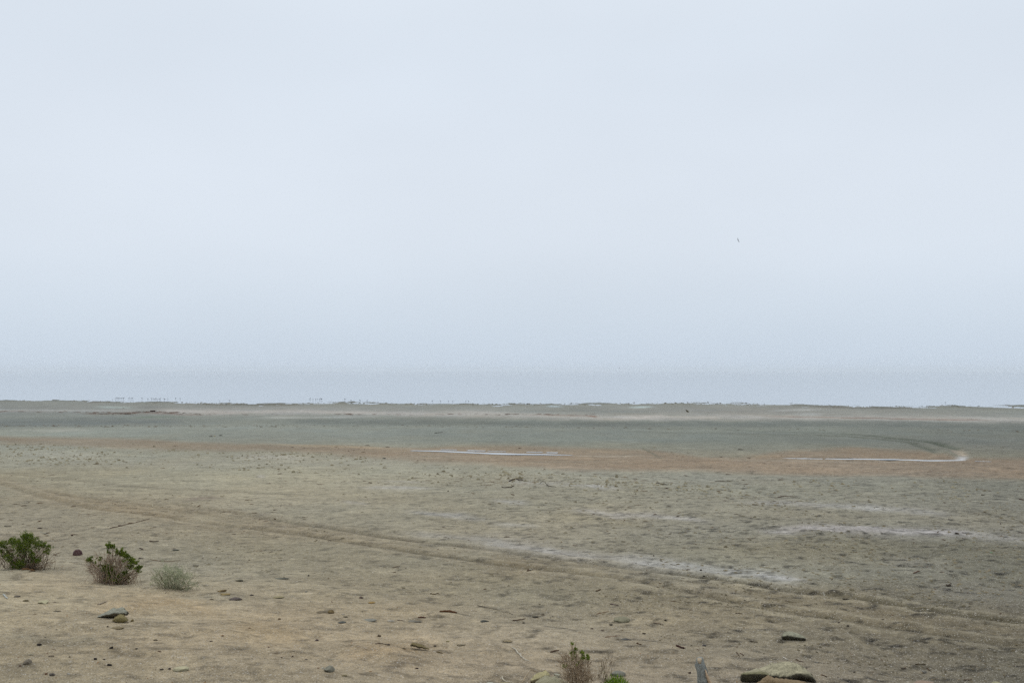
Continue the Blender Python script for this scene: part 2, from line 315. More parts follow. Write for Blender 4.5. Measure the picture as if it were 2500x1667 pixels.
        gr = fbm(x[idx] * 5, y[idx] * 3, 300 + i, 3) if bright else 0
        m = np.exp(-np.abs(dd * (.8 + .6 * nn)) ** 1.9) * tp * (1 + .5 * gr) * np.clip((1.1 if bright else .95) + .9 * nn, 0, 1)
        if P[:, 1].mean() < 1060:
            k = min(1, k * 1.35)
            if bright: col = tuple(min(200, v + 3) for v in col)
        elif bright and P[:, 1].mean() > 1160 and P[-1, 0] > 800: col = (col[0] + 4, col[1] + 5, col[2] + 10); k = k * .74; th = th * 1.12
        elif P[0, 0] < 1100 and P[:, 1].mean() > 1400: k = min(1, k * 1.4)  # painted dune shading and orange zones made stronger
        mm = np.zeros(len(x)); mm[idx] = m; paint(mm, col, k)
    # damp soil pressed in the ruts
    for j, (P, wd, dp) in enumerate(RUTS):
        dd, par = dist_poly(x, y, P, 1.4)
        if j == 2: wl = .42 - .20 * sstep(.42, .48, par) * sstep(.72, .66, par)
        elif j == 3: wl = .34 - .20 * sstep(.45, .6, par)
        else: wl = wd * (.55 if j == 0 else .75)
        m = np.exp(-(dd / wl) ** 2) * (.85 + .45 * fbm(x * 1.1, y * .7, 91, 3))
        if j == 0: m = m * (.35 + .4 * sstep(.2, .4, par) * (1 - .3 * sstep(.62, .7, par)))
        if j == 1: m = m * (.35 + .25 * sstep(.1, .3, par) + .4 * sstep(.45, .6, par))
        if j == 2:
            paint(m * sstep(.43, .48, par) * sstep(.60, .54, par), (178, 166, 150), .9)
            paint(m * sstep(.53, .57, par) * sstep(.72, .66, par), (186, 190, 196), .95)
            m = m * sstep(.49, .45, par) * sstep(.0, .25, par)
        if j == 3:
            paint(m * sstep(.6, .7, par), (160, 148, 130), .5); m = m * sstep(.68, .55, par)
        col = [(90, 83, 65), (82, 76, 59), (76, 84, 72), (84, 90, 78), (116, 122, 112)][j]
        paint(m, col, [.85, .95, 1, .9, .5][j])
        if j < 2:
            paint(np.exp(-((dd - wd * 1.5) / (wd * .45)) ** 2), (158, 150, 130), .35)
    # wet margin by the water
    e = shore(x / np.maximum(y, 8)) - y
    m = np.exp(-((e) / 5.0) ** 2) * (.6 + .6 * fbm(x * .3, y * .1, 93, 3))
    paint(m, (112, 114, 104), .5)
    m = sstep(1.5, -1.5, e); paint(m, (96, 100, 96), .7)
    C = C * (1 - .11 * sstep(1150, 1060, py))[:, None]
    # isotropic mottling at many sizes
    wv = 1 + .13 * fbm(x * .18, y * .10, 81, 4) + .12 * fbm(x * 1.1, y * 1.1, 83, 4) + .035 * fbm(x * .02, y * .35, 85, 3)
    C = C * wv[:, None] * np.stack([np.full(len(x), .99), np.interp(py, [1080, 1130, 1300, 1450], [1, .975, .98, 1.012]), np.interp(py, [1080, 1300, 1450], [1, 1.01, 1.045])], 1)
    C = C * (1 + .13 * sstep(-.4, .9, np.interp(x / np.maximum(y, 8), BK_T, BK_Y) - y))[:, None]
    hue = .03 * fbm(x * .4 + 20, y * .25, 87, 3)
    C = C * np.stack([1 + hue, 1 + 0 * hue, 1 - 1.3 * hue], 1)
    cl = np.clip(fbm(x * 4.6 + 5, y * 5.5, 89, 3) - .12, 0, 1) * sstep(60, 25, y)  # dark patches stand in for the weak shading of trampled ground
    rt = sstep(-.25, .3, x / np.maximum(y, 8))
    C = C * (1 - (.75 + .55 * rt) * cl)[:, None]
    ds = np.clip(fbm(x * 2.2 + 40, y * 7.5, 97, 4) - .10, 0, 1) * sstep(75, 40, y)
    bk_ = 1 - sstep(-.4, .9, np.interp(x / np.maximum(y, 8), BK_T, BK_Y) - y)
    C = C * (1 - (.22 + .35 * rt) * ds * (.25 + .75 * bk_) * (.3 + .7 * sstep(17, 26, y)))[:, None]
    ls = np.clip(fbm(x * .7 + 80, y * 3.5, 99, 4) - .15, 0, 1) * sstep(75, 40, y)
    C = C * (1 + .35 * ls)[:, None]
    return np.clip(C / LE, .01, .8)

# ------------------------------------------------------------------ mesh helpers
def mesh_np(name, V, Fq, mat=None, cols=None, smooth=True, attrs=None):
    V = np.asarray(V, np.float32); Fq = np.asarray(Fq, np.int32); k = Fq.shape[1]
    me = bpy.data.meshes.new(name)
    me.vertices.add(len(V)); me.vertices.foreach_set('co', V.ravel())
    me.loops.add(Fq.size); me.loops.foreach_set('vertex_index', Fq.ravel())
    me.polygons.add(len(Fq)); me.polygons.foreach_set('loop_start', np.arange(0, Fq.size, k, dtype=np.int32))
    me.polygons.foreach_set('use_smooth', np.full(len(Fq), smooth))
    if cols is not None:
        a = me.color_attributes.new('Col', 'FLOAT_COLOR', 'POINT')
        c4 = np.ones((len(V), 4), np.float32); c4[:, :3] = cols; a.data.foreach_set('color', c4.ravel())
    for nm, v in (attrs or {}).items():
        a = me.attributes.new(nm, 'FLOAT', 'POINT'); a.data.foreach_set('value', np.asarray(v, np.float32))
    me.update(calc_edges=True); me.validate()
    if mat: me.materials.append(mat)
    return me
def link(name, me, parent=None, loc=None):
    o = bpy.data.objects.new(name, me); scene.collection.objects.link(o)
    if loc is not None: o.location = loc
    if parent is not None: o.parent = parent
    return o
def tag(o, label=None, cat=None, group=None, kind=None):
    if label: o['label'] = label
    if cat: o['category'] = cat
    if group: o['group'] = group
    if kind: o['kind'] = kind
    return o

def new_mat(name, rough=.9):
    m = bpy.data.materials.new(name); m.use_nodes = True
    b = m.node_tree.nodes['Principled BSDF']; b.inputs['Roughness'].default_value = rough
    b.inputs['Specular IOR Level'].default_value = .12
    return m, m.node_tree, b
def noise(nt, vec, scale, detail=4, rough=.55):
    n = N(nt, 'ShaderNodeTexNoise'); n.inputs['Scale'].default_value = scale
    n.inputs['Detail'].default_value = detail; n.inputs['Roughness'].default_value = rough
    nt.links.new(vec, n.inputs['Vector']); return n.outputs[0]
def mrange(nt, v, a, b, c, e):
    n = N(nt, 'ShaderNodeMapRange'); nt.links.new(v, n.inputs[0])
    for i, q in enumerate((a, b, c, e)): n.inputs[i + 1].default_value = q
    return n.outputs[0]
def math_(nt, op, a, b):
    n = N(nt, 'ShaderNodeMath', operation=op)
    for i, q in enumerate((a, b)):
        if isinstance(q, (int, float)): n.inputs[i].default_value = q
        else: nt.links.new(q, n.inputs[i])
    return n.outputs[0]
def mixc(nt, f, a, b, mode='MIX'):
    n = N(nt, 'ShaderNodeMix', data_type='RGBA', blend_type=mode)
    for i, q in ((0, f), (6, a), (7, b)):
        if isinstance(q, (int, float)): n.inputs[i].default_value = q
        elif isinstance(q, tuple): n.inputs[i].default_value = (*q, 1)
        else: nt.links.new(q, n.inputs[i])
    return n.outputs[2]

# ------------------------------------------------------------------ ground
def ground_material():
    m, nt, b = new_mat('sand_and_mud', .92)
    L = nt.links
    at = N(nt, 'ShaderNodeAttribute', attribute_name='Col')
    geo = N(nt, 'ShaderNodeNewGeometry'); P = geo.outputs['Position']
    n1 = noise(nt, P, 9, 5, .65); n2 = noise(nt, P, 60, 4, .6); n3 = noise(nt, P, 2.2, 5, .6)
    f = math_(nt, 'MULTIPLY', mrange(nt, n1, .3, .7, .76, 1.22), mrange(nt, n2, .32, .68, .62, 1.38))
    f = math_(nt, 'MULTIPLY', f, mrange(nt, n3, .3, .7, .86, 1.13))
    mp = N(nt, 'ShaderNodeMapping'); mp.inputs['Scale'].default_value = (.25, 1.6, 1); L.new(P, mp.inputs[0])
    n4 = noise(nt, mp.outputs[0], 1, 5, .6)
    f = math_(nt, 'MULTIPLY', f, mrange(nt, n4, .3, .7, .91, 1.08))
    mp2 = N(nt, 'ShaderNodeMapping'); mp2.inputs['Scale'].default_value = (6, 11, 8); L.new(P, mp2.inputs[0])
    n5 = noise(nt, mp2.outputs[0], 1, 5, .65)
    f = math_(nt, 'MULTIPLY', f, mrange(nt, n5, .3, .7, .88, 1.12))
    c = mixc(nt, 1.0, at.outputs['Color'], (1, 1, 1), 'MULTIPLY')
    cn = N(nt, 'ShaderNodeCombineColor'); [L.new(f, cn.inputs[i]) for i in range(3)]
    c = mixc(nt, 1.0, at.outputs['Color'], cn.outputs[0], 'MULTIPLY')
    # grit: pale shell and dark crumbs of several sizes
    for sc, thr_l, thr_d, rad in ((38, .90, .12, .36), (75, .86, .15, .38), (16, .965, .06, .22)):
        v = N(nt, 'ShaderNodeTexVoronoi'); v.inputs['Scale'].default_value = sc; L.new(P, v.inputs['Vector'])
        sp = N(nt, 'ShaderNodeSeparateColor'); L.new(v.outputs['Color'], sp.inputs[0])
        near = math_(nt, 'LESS_THAN', v.outputs['Distance'], rad)
        li = math_(nt, 'MULTIPLY', math_(nt, 'GREATER_THAN', sp.outputs[0], thr_l), near)
        dk = math_(nt, 'MULTIPLY', math_(nt, 'LESS_THAN', sp.outputs[0], thr_d), near)
        c = mixc(nt, math_(nt, 'MULTIPLY', li, .75), c, (.47, .44, .39))
        c = mixc(nt, math_(nt, 'MULTIPLY', dk, .55), c, (.09, .078, .06))
    L.new(c, b.inputs['Base Color'])
    bp = N(nt, 'ShaderNodeBump'); bp.inputs['Strength'].default_value = .7; bp.inputs['Distance'].default_value = .02
    h = math_(nt, 'ADD', math_(nt, 'MULTIPLY', n1, 1.0), math_(nt, 'MULTIPLY', n2, .35))
    L.new(h, bp.inputs['Height']); L.new(bp.outputs[0], b.inputs['Normal'])
    return m

def build_ground():
    pyr = np.arange(1990, 937, -1.15)
    yr = CAM_H * F / (pyr - HORIZON)
    rows = np.concatenate([np.array([-12, -8, -4, 0, 3, 5, 7, 8.5, 9.3]), yr[yr > 9.7], [380, 440, 520]])
    tc_ = np.concatenate([-np.geomspace(9, .66, 26), np.linspace(-.63, .63, 1180), np.geomspace(.66, 9, 26)])
    Y, T = np.meshgrid(rows, tc_, indexing='ij')
    W = np.sqrt(Y ** 2 + 12)
    X = T * W
    x = X.ravel(); y = Y.ravel()
    z = full_z(x, y)
    z = np.where(y > 300, np.minimum(z, -.3), z)
    cols = ground_cols(x, y)
    nr, nc = Y.shape
    i = np.arange(nr - 1)[:, None] * nc + np.arange(nc - 1)[None]
    Fq = np.stack([i, i + 1, i + nc + 1, i + nc], -1).reshape(-1, 4)
    me = mesh_np('ground', np.stack([x, y, z], 1), Fq, ground_material(), cols)
    tag(link('ground', me), kind='structure')
build_ground()

# ------------------------------------------------------------------ lake
def water_material(name='lake_water', deep=(.24, .29, .35), rough=.10, bump=.22):
    m, nt, b = new_mat(name, rough); L = nt.links
    b.inputs['Base Color'].default_value = (*deep, 1); b.inputs['IOR'].default_value = 1.33
    b.inputs['Specular IOR Level'].default_value = .5
    geo = N(nt, 'ShaderNodeNewGeometry')
    mp = N(nt, 'ShaderNodeMapping'); mp.inputs['Scale'].default_value = (.5, 1.3, 1); L.new(geo.outputs['Position'], mp.inputs[0])
    n = noise(nt, mp.outputs[0], 1.1, 6, .6)
    bp = N(nt, 'ShaderNodeBump'); bp.inputs['Strength'].default_value = bump; bp.inputs['Distance'].default_value = .06
    L.new(n, bp.inputs['Height']); L.new(bp.outputs[0], b.inputs['Normal'])
    return m
WATER = water_material()
ys = [70, 110, 150, 200, 300, 500, 900, 1600, 3000, 6000]
xs = np.linspace(-6000, 6000, 25)
V = [(a, b_, 0) for b_ in ys for a in xs]
i = np.arange(len(ys) - 1)[:, None] * 25 + np.arange(24)[None]
me = mesh_np('lake', V, np.stack([i, i + 1, i + 26, i + 25], -1).reshape(-1, 4), WATER)
tag(link('lake', me), kind='structure')

# standing water in the wheel ruts
PUD = water_material('puddle_water', (.30, .30, .29), .06, .05)
def puddle(pts, th, name='puddle'):
    """pts photo pixels, th half thickness in photo pixels (list)"""
    W_ = np.array([to_ground(*p) for p in pts]); n = 60
    s = np.linspace(0, len(pts) - 1, n)
    cx = np.interp(s, range(len(pts)), W_[:, 0]); cyy = np.interp(s, range(len(pts)), W_[:, 1])
    for _ in range(3):
        cx[1:-1] = (cx[:-2] + cx[1:-1] * 2 + cx[2:]) / 4; cyy[1:-1] = (cyy[:-2] + cyy[1:-1] * 2 + cyy[2:]) / 4
    tx = np.gradient(cx); ty = np.gradient(cyy); l = np.hypot(tx, ty); nx, ny = -ty / l, tx / l
    tt = np.interp(s / (len(pts) - 1), np.linspace(0, 1, len(th)), th)
    mpp = cyy ** 2 / (CAM_H * F)
    # thickness in the picture of a strip lying across the view
    wd = tt * np.where(np.abs(ny) > .3, mpp * .85, cyy / F * 1.3) * (1 + .25 * fbm(cx * .8, cyy, 7, 3))
    wd[0] = wd[-1] = .01
    ax, ay = cx + nx * wd, cyy + ny * wd; bx, by = cx - nx * wd, cyy - ny * wd
    lv = max(full_z(np.concatenate([ax, cx, bx]), np.concatenate([ay, cyy, by])).reshape(3, -1).max(0).max(), 0)
    zz = full_z(np.concatenate([ax, cx, bx]), np.concatenate([ay, cyy, by])).reshape(3, -1).max(0) + .012
    for _ in range(8): zz[1:-1] = np.maximum(zz[1:-1], (zz[:-2] + zz[2:]) / 2)
    V = np.concatenate([np.stack([ax, ay, zz], 1), np.stack([bx, by, zz], 1)])
    k = np.arange(n - 1); Fq = np.stack([k + n, k + n + 1, k + 1, k], 1)
    tag(link(name, mesh_np(name, V, Fq, PUD)), kind='structure')
puddle([(1000, 1101), (1080, 1103), (1160, 1106), (1250, 1109.5), (1330, 1110.5), (1400, 1112)], [.8, 1.3, 1.8, 2.2, 1.6, .4])
puddle([(1285, 1104.2), (1325, 1104.6)], [.9, .9]); puddle([(1334, 1105.3), (1362, 1105.6)], [1.1, 1.1])
puddle([(1075, 1098.5), (1115, 1099)], [.7, .7]); puddle([(1140, 1100), (1185, 1100.8)], [1.2, 1.1]); puddle([(1190, 1101), (1235, 1102.3)], [.6, .6])
puddle([(1905, 1116.3), (1955, 1117.2), (2010, 1118.5)], [.5, 1.2, 1.0]); puddle([(2012, 1118.6), (2090, 1120.5), (2200, 1122.2), (2290, 1124), (2360, 1124.8)], [1, 1.5, 1.4, 1.6, .5])
puddle([(2380, 1126), (2420, 1126.3)], [.5, .5])

# ------------------------------------------------------------------ stones
_mc = {}
def stone_mat(c1, c2=None, top_tone=None, speck=.25, rough=.85, scale=1.0):
    key = (c1, c2, top_tone, speck, scale)
    if key in _mc: return _mc[key]
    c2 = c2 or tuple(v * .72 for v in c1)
    def mute(c):
        g = (c[0] * .35 + c[1] * .45 + c[2] * .2); t = (134, 124, 104)
        q = .22 if g > 75 else .05
        return tuple((v * .72 + g * .28) * (1 - q) * .95 + t[i] * q for i, v in enumerate(c))
    if max(c1) - min(c1) < 75 or c1[0] > c1[1]: c1 = mute(c1); c2 = mute(c2)
    m, nt, b = new_mat('stone', rough); L = nt.links
    tcn = N(nt, 'ShaderNodeTexCoord'); P = tcn.outputs['Object']
    n = noise(nt, P, 14 * scale, 5, .6); n2 = noise(nt, P, 70 * scale, 3, .6)
    c = mixc(nt, mrange(nt, n, .38, .62, 0, 1), alb(c1), alb(c2))
    if top_tone:  # dusty, lichened tops; slab fronts keep the darker, shade-bearing colours
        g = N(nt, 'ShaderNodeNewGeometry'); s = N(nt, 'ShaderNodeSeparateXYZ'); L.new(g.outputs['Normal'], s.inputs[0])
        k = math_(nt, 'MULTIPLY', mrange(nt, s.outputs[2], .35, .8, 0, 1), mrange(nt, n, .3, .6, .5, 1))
        c = mixc(nt, k, c, alb(top_tone))
    f = mrange(nt, n2, .3, .7, 1 - speck, 1 + speck)
    cn = N(nt, 'ShaderNodeCombineColor'); [L.new(f, cn.inputs[i]) for i in range(3)]
    c = mixc(nt, 1.0, c, cn.outputs[0], 'MULTIPLY'); L.new(c, b.inputs['Base Color'])
    bp = N(nt, 'ShaderNodeBump'); bp.inputs['Strength'].default_value = .6; bp.inputs['Distance'].default_value = .01
    L.new(math_(nt, 'ADD', n, math_(nt, 'MULTIPLY', n2, .4)), bp.inputs['Height']); L.new(bp.outputs[0], b.inputs['Normal'])
    _mc[key] = m; return m

def rock_mesh(w_, d_, h_, seed, ang=.5, sub=4, tilt=(0, 0, 0), flat=.0, sink=.3):
    r = np.random.default_rng(seed); bm = bmesh.new()
    bmesh.ops.create_icosphere(bm, subdivisions=sub, radius=1)
    V = np.array([v.co[:] for v in bm.verts]); Fq = np.array([[v.index for v in f.verts] for f in bm.faces]); bm.free()
    hard = ang > .45
    for _ in range(int(5 + 12 * ang)):
        n = r.normal(size=3); n /= np.linalg.norm(n); dlim = r.uniform(.5, .82) if hard else r.uniform(.62, .9)
        dt = V @ n; k = dt > dlim; V[k] -= np.outer(dt[k] - dlim, n) * (1.0 if hard else .6 + .4 * ang)
    if flat: V[:, 2] = np.where(V[:, 2] > 1 - flat, 1 - flat + (V[:, 2] - 1 + flat) * .12, V[:, 2])
    a = V[:, 0] * 1.7 + seed; 
    V *= (1 + .09 * fbm(V[:, 0] * 1.6 + seed, V[:, 1] * 1.6 + V[:, 2] * 1.3, seed % 97, 3) + .035 * fbm(V[:, 0] * 6 + V[:, 2] * 5, V[:, 1] * 6 - V[:, 2] * 4, seed % 89 + 3, 3))[:, None]
    V = V * np.array([w_ / 2, d_ / 2, h_ / 2 / (1 - sink * .5)])
    cx, sx_ = math.cos(tilt[0]), math.sin(tilt[0]); cy_, sy_ = math.cos(tilt[1]), math.sin(tilt[1]); cz, sz = math.cos(tilt[2]), math.sin(tilt[2])
    R = np.array([[cz, -sz, 0], [sz, cz, 0], [0, 0, 1]]) @ np.array([[cy_, 0, sy_], [0, 1, 0], [-sy_, 0, cy_]]) @ np.array([[1, 0, 0], [0, cx, -sx_], [0, sx_, cx]])
    V = V @ R.T
    V[:, 2] += h_ / 2 * (1 - sink)
    return V, Fq
_seed = [100]
def rock(px, py, wp, hp, c1, label, c2=None, top_tone=None, name='stone', cat='stone', ang=.5, depth=.75, tilt=(0, 0, 0), group=None, flat=0, sink=.3, lift=0, sub=None, speck=.25):
    """px,py centre of the stone in the photo; wp,hp its size there"""
    x, y, z, s = on_ground(px, py + hp * .35)
    w_ = wp * s; dd = w_ * depth
    elev = math.atan2(CAM_H - z, y)
    h_ = max(hp * s - dd * math.sin(elev) * .75, hp * s * .35, .006) / math.cos(elev)
    _seed[0] += 7
    V, Fq = rock_mesh(w_, dd, h_, _seed[0], ang, sub or (4 if wp > 20 else 3), tilt, flat, sink)
    zmin = float(full_z(np.array([x - w_ * .3, x, x + w_ * .3]), np.array([y, y - dd * .3, y])).mean())
    o = link(name, mesh_np(name, V, Fq, stone_mat(c1, c2, top_tone, speck), smooth=ang < .8), loc=(x, y, zmin - h_ * .14 + lift))
    return tag(o, label, cat, group)

def tube(pts, rad, sides=7, wob=0, seed=0):
    P = np.array(pts, float); n = len(P); rad = np.broadcast_to(np.asarray(rad, float), (n,)).copy()
    r = np.random.default_rng(seed)
    if wob: P[1:-1] += r.normal(size=(n - 2, 3)) * wob
    T = np.gradient(P, axis=0); T /= np.linalg.norm(T, axis=1)[:, None] + 1e-12
    up = np.array([0, 0, 1.0]) if abs(T[0, 2]) < .9 else np.array([1.0, 0, 0])
    A = np.cross(T, up); A /= np.linalg.norm(A, axis=1)[:, None] + 1e-12; B = np.cross(T, A)
    th = np.linspace(0, 2 * math.pi, sides, endpoint=False)
    rr = 1 + .18 * r.normal(size=(n, sides)) * (1 if wob else 0)
    V = P[:, None] + (A[:, None] * np.cos(th)[None, :, None] + B[:, None] * np.sin(th)[None, :, None]) * (rad[:, None] * rr)[..., None]
    V = V.reshape(-1, 3)
    V = np.concatenate([V, P[:1], P[-1:]])
    i = np.arange(n - 1)[:, None] * sides; j = np.arange(sides)[None]; j2 = (j + 1) % sides
    q = np.stack([i + j, i + j2, i + sides + j2, i + sides + j], -1).reshape(-1, 4)
    c0 = len(V) - 2; c1 = len(V) - 1; jj = np.arange(sides); k2 = (jj + 1) % sides
    e0 = np.stack([np.full(sides, c0), k2, jj, np.full(sides, c0)], 1)
    e1 = np.stack([np.full(sides, c1), (n - 1) * sides + jj, (n - 1) * sides + k2, np.full(sides, c1)], 1)
    return V, q, e0[:, :3], e1[:, :3]
def merge_tubes(tl):
    Vs, Q, o = [], [], 0
    for V, q, e0, e1 in tl:
        Vs.append(V); Q.append(q + o)
        for e in (e0, e1): Q.append(np.concatenate([e + o, e[:, 2:3] + o], 1)[:, [0, 1, 2, 2]])
        o += len(V)
    V = np.concatenate(Vs); Q = np.concatenate(Q)
    tri = Q[:, 2] == Q[:, 3]
    q = Q[~tri]; t = Q[tri][:, :3]
    T = np.concatenate([q[:, :3], q[:, [0, 2, 3]], t]); return V, T

def wood_mat(c1, c2=None, name='wood'):
    key = ('w', c1, c2)
    if key in _mc: return _mc[key]
    c2 = c2 or tuple(v * .7 for v in c1)
    m, nt, b = new_mat(name, .85); L = nt.links
    tcn = N(nt, 'ShaderNodeTexCoord'); n = noise(nt, tcn.outputs['Object'], 45, 5, .65)
    L.new(mixc(nt, mrange(nt, n, .35, .65, 0, 1), alb(c1), alb(c2)), b.inputs['Base Color'])
    bp = N(nt, 'ShaderNodeBump'); bp.inputs['Strength'].default_value = .5; bp.inputs['Distance'].default_value = .006
    L.new(n, bp.inputs['Height']); L.new(bp.outputs[0], b.inputs['Normal'])
    _mc[key] = m; return m
def stick(pts, thp, c1, label, name='stick', cat='stick', group=None, lift=0, c2=None, taper=.4, wob=.25):
    P = []
    for (px, py) in pts:
        x, y, z, s = on_ground(px, py); P.append((x, y, z))
    P = np.array(P); r = thp * s / 2
    n = max(8, 4 * (len(P) - 1))
    u = np.linspace(0, len(P) - 1, n)
    Q = np.stack([np.interp(u, range(len(P)), P[:, k]) for k in range(3)], 1)
    Q[:, 2] = full_z(Q[:, 0], Q[:, 1]) + r * .75
    if lift: Q[:, 2] += lift * np.sin(np.linspace(0, math.pi, n)) * s
    c = Q.mean(0); c[2] = Q[:, 2].min()
    _seed[0] += 3
    rad = r * (1 - taper * np.linspace(0, 1, n)) * np.where(np.arange(n) % (n - 1) == 0, .6, 1)
    V, T = merge_tubes([tube(Q - c, rad, 7, r * wob, _seed[0])])
    return tag(link(name, mesh_np(name, V, T, wood_mat(c1, c2)), loc=c), label, cat, group)

BLK = (44, 38, 38); 
rock(42, 1451, 23, 7, (112, 104, 98), 'flat purple-grey stone lying below the leftmost green shrub', ang=.7)
rock(103, 1467, 38, 15, (164, 160, 130), 'pale yellowish flat stone half buried in the sand at far left', c2=(140, 132, 98), top_tone=(170, 166, 140))
rock(62, 1463, 20, 9, (134, 122, 84), 'small olive stone left of the pale yellowish flat stone')
rock(140, 1489, 18, 5, (108, 100, 78), 'thin dark olive stone between the pale flat stone and the propped slab')
rock(323, 1515, 9, 9, (130, 108, 52), 'tiny mustard pebble right of the mustard boulder')
rock(286, 1530, 34, 11, (134, 122, 86), 'low olive-brown stone in front of the mustard boulder', c2=(116, 98, 66))
rock(263, 1530, 6, 5, (70, 58, 56), 'tiny dark pebble left of the low olive-brown stone')
rock(96, 1571, 13, 9, BLK, 'round black stone alone on smooth sand at far left', ang=.7)
rock(272, 1581, 11, 9, BLK, 'black stone below the mustard boulder', ang=.7)
rock(333, 1587, 7, 5, BLK, 'smallest black pebble right of the black stone')
rock(380, 1558, 12, 8, (150, 134, 104), 'two-toned chip with tan top and black base', c2=(60, 48, 44))
rock(170, 1603, 5, 4, BLK, 'black speck of stone beneath the dark grey sand streak')
rock(233, 1611, 12, 8, BLK, 'black angular stone, leftmost of the three black stones in a row', ang=.9)
rock(254, 1612, 8, 5, BLK, 'middle and smallest of the three black stones in a row', ang=.9)
rock(268, 1621, 13, 8, BLK, 'rightmost of the three black stones in a row', ang=.9)
rock(65, 1616, 25, 18, (116, 108, 98), 'rough grey lump of stone near the bottom left corner', c2=(96, 88, 78), ang=.8)
rock(49, 1627, 6, 5, (112, 72, 62), 'tiny reddish pebble touching the rough grey lump')
rock(113, 1647, 8, 8, (126, 78, 52), 'rust-brown pebble at the bottom left')
rock(128, 1649, 17, 11, (88, 82, 80), 'dark grey stone beside the rust-brown pebble', ang=.8)
rock(167, 1647, 8, 6, (188, 192, 196), 'white pebble right of the dark grey stone')
rock(125, 1602, 17, 8, (132, 116, 94), 'brown lump of crusted sand at the left')
rock(75, 1598, 15, 6, (182, 174, 150), 'pale cream shell fragments patch above the rough grey lump')
rock(441, 1631, 40, 17, (168, 165, 138), 'cream flat stone with smooth face near the bottom left', c2=(152, 148, 118), top_tone=(172, 168, 142), ang=.3)
rock(395, 1633, 12, 6, (78, 66, 60), 'dark brown chip, left of two beside the cream flat stone')
rock(414, 1633, 9, 6, (76, 64, 60), 'dark brown chip touching the cream flat stone')
rock(543, 1553, 7, 5, (158, 108, 58), 'orange pebble on tan sand left of centre')
rock(516, 1566, 9, 5, (106, 92, 82), 'grey-brown pebble below the orange pebble')
rock(609, 1534, 10, 4, (126, 86, 60), 'thin reddish chip at the orange-tinted sand')
rock(541, 1444, 28, 10, (146, 122, 68), 'ochre stone with dark edge behind the purple-grey rock', c2=(84, 66, 44))
rock(549, 1452, 30, 8, (158, 134, 74), 'flat mustard stone touching the purple-grey rock', c2=(140, 116, 60))
rock(575, 1461, 32, 14, (100, 90, 94), 'purple-grey rock beside the mustard flat stone', c2=(82, 74, 78), ang=.7)
rock(615, 1454, 15, 5, (72, 64, 60), 'dark chip right of the purple-grey rock')
rock(516, 1466, 16, 5, (120, 106, 80), 'low brown stone left of the purple-grey rock')
rock(583, 1418, 22, 7, (100, 96, 74), 'dark olive stone on gravel right of the pale sage bush')
rock(478, 1380, 15, 5, (98, 94, 82), 'small grey wedge stone above the right edge of the sage bush')
rock(678, 1455, 32, 9, (130, 122, 94), 'olive flat stone on gravel left of centre', top_tone=(140, 132, 104))
rock(748, 1446, 7, 4, (104, 110, 116), 'tiny bluish pebble right of the olive flat stone')
rock(881, 1458, 14, 8, (104, 78, 76), 'maroon triangular stone above the bright yellow flake', ang=.9)
rock(907, 1473, 23, 7, (172, 132, 44), 'bright yellow flake of stone', c2=(146, 108, 44), ang=.7)
rock(808, 1492, 20, 15, (120, 98, 50), 'mustard block at the end of a low sand tail', c2=(92, 74, 44), ang=.8)
rock(790, 1490, 34, 9, (122, 108, 84), 'brown crusted stone left of the mustard block')
rock(843, 1504, 18, 6, (94, 86, 66), 'dark olive flat stone below the mustard block')
rock(837, 1499, 10, 4, (190, 184, 172), 'white shell chip resting above the dark olive flat stone')
rock(834, 1516, 22, 9, (94, 102, 104), 'slate-blue stone, leftmost of the blue-grey stones', ang=.5)
rock(902, 1511, 36, 9, (134, 138, 134), 'long pale blue-grey stone', c2=(120, 124, 120), ang=.4)
rock(955, 1512, 21, 6, (182, 176, 166), 'whitish flat stone right of the long pale blue-grey stone')
rock(1013, 1512, 34, 9, (124, 122, 116), 'faint grey flat stone under the dark red-brown stick')
rock(1182, 1513, 22, 8, (78, 84, 84), 'dark slate stone right of centre foreground', ang=.7)
rock(682, 1507, 8, 5, (106, 78, 48), 'little brown pebble on orange sand')
rock(773, 1555, 13, 7, (100, 78, 84), 'purple pebble on orange-tinted sand left of centre')
rock(656, 1575, 7, 4, (118, 74, 62), 'tiny brick-red pebble on orange sand')
rock(687, 1600, 5, 4, (98, 68, 54), 'tiny dark brown pebble above the rounded grey stone')
rock(748, 1602, 8, 4, (98, 84, 86), 'tiny mauve pebble above the rounded grey stone')
rock(926, 1549, 11, 9, (112, 94, 74), 'brown-grey round pebble above the black-ended twig')
rock(948, 1572, 12, 6, (52, 36, 38), 'near-black pebble at the end of a short twig')
rock(986, 1579, 12, 5, (96, 84, 58), 'small olive chip left of the wedge-shaped rock')
rock(1061, 1571, 9, 5, (88, 74, 58), 'brown chip right of the wedge-shaped rock')
rock(1093, 1565, 10, 5, (160, 148, 86), 'small pale yellow stone right of the wedge-shaped rock')
rock(1125, 1571, 26, 6, (128, 116, 88), 'low tan-olive stone right of the pale yellow stone')
rock(1240, 1560, 30, 9, (122, 110, 84), 'low tan stone just above the curved white twig', top_tone=(140, 128, 104))
rock(1018, 1625, 10, 5, (58, 42, 46), 'purple-black chip on open sand near the bottom centre')
rock(804, 1637, 29, 21, (128, 132, 122), 'rounded grey stone, the largest on the near sand left of centre', c2=(108, 110, 102), ang=.45, depth=.85, tilt=(0, .3, .2), sink=.15, sub=4)
rock(788, 1634, 9, 6, (196, 196, 184), 'white chip touching the rounded grey stone')
rock(777, 1634, 6, 5, (156, 108, 70), 'orange-brown speck left of the rounded grey stone')
rock(904, 1635, 10, 4, (158, 118, 76), 'thin orange chip right of the rounded grey stone')
rock(842, 1652, 18, 6, (124, 112, 72), 'olive chip right below the rounded grey stone')
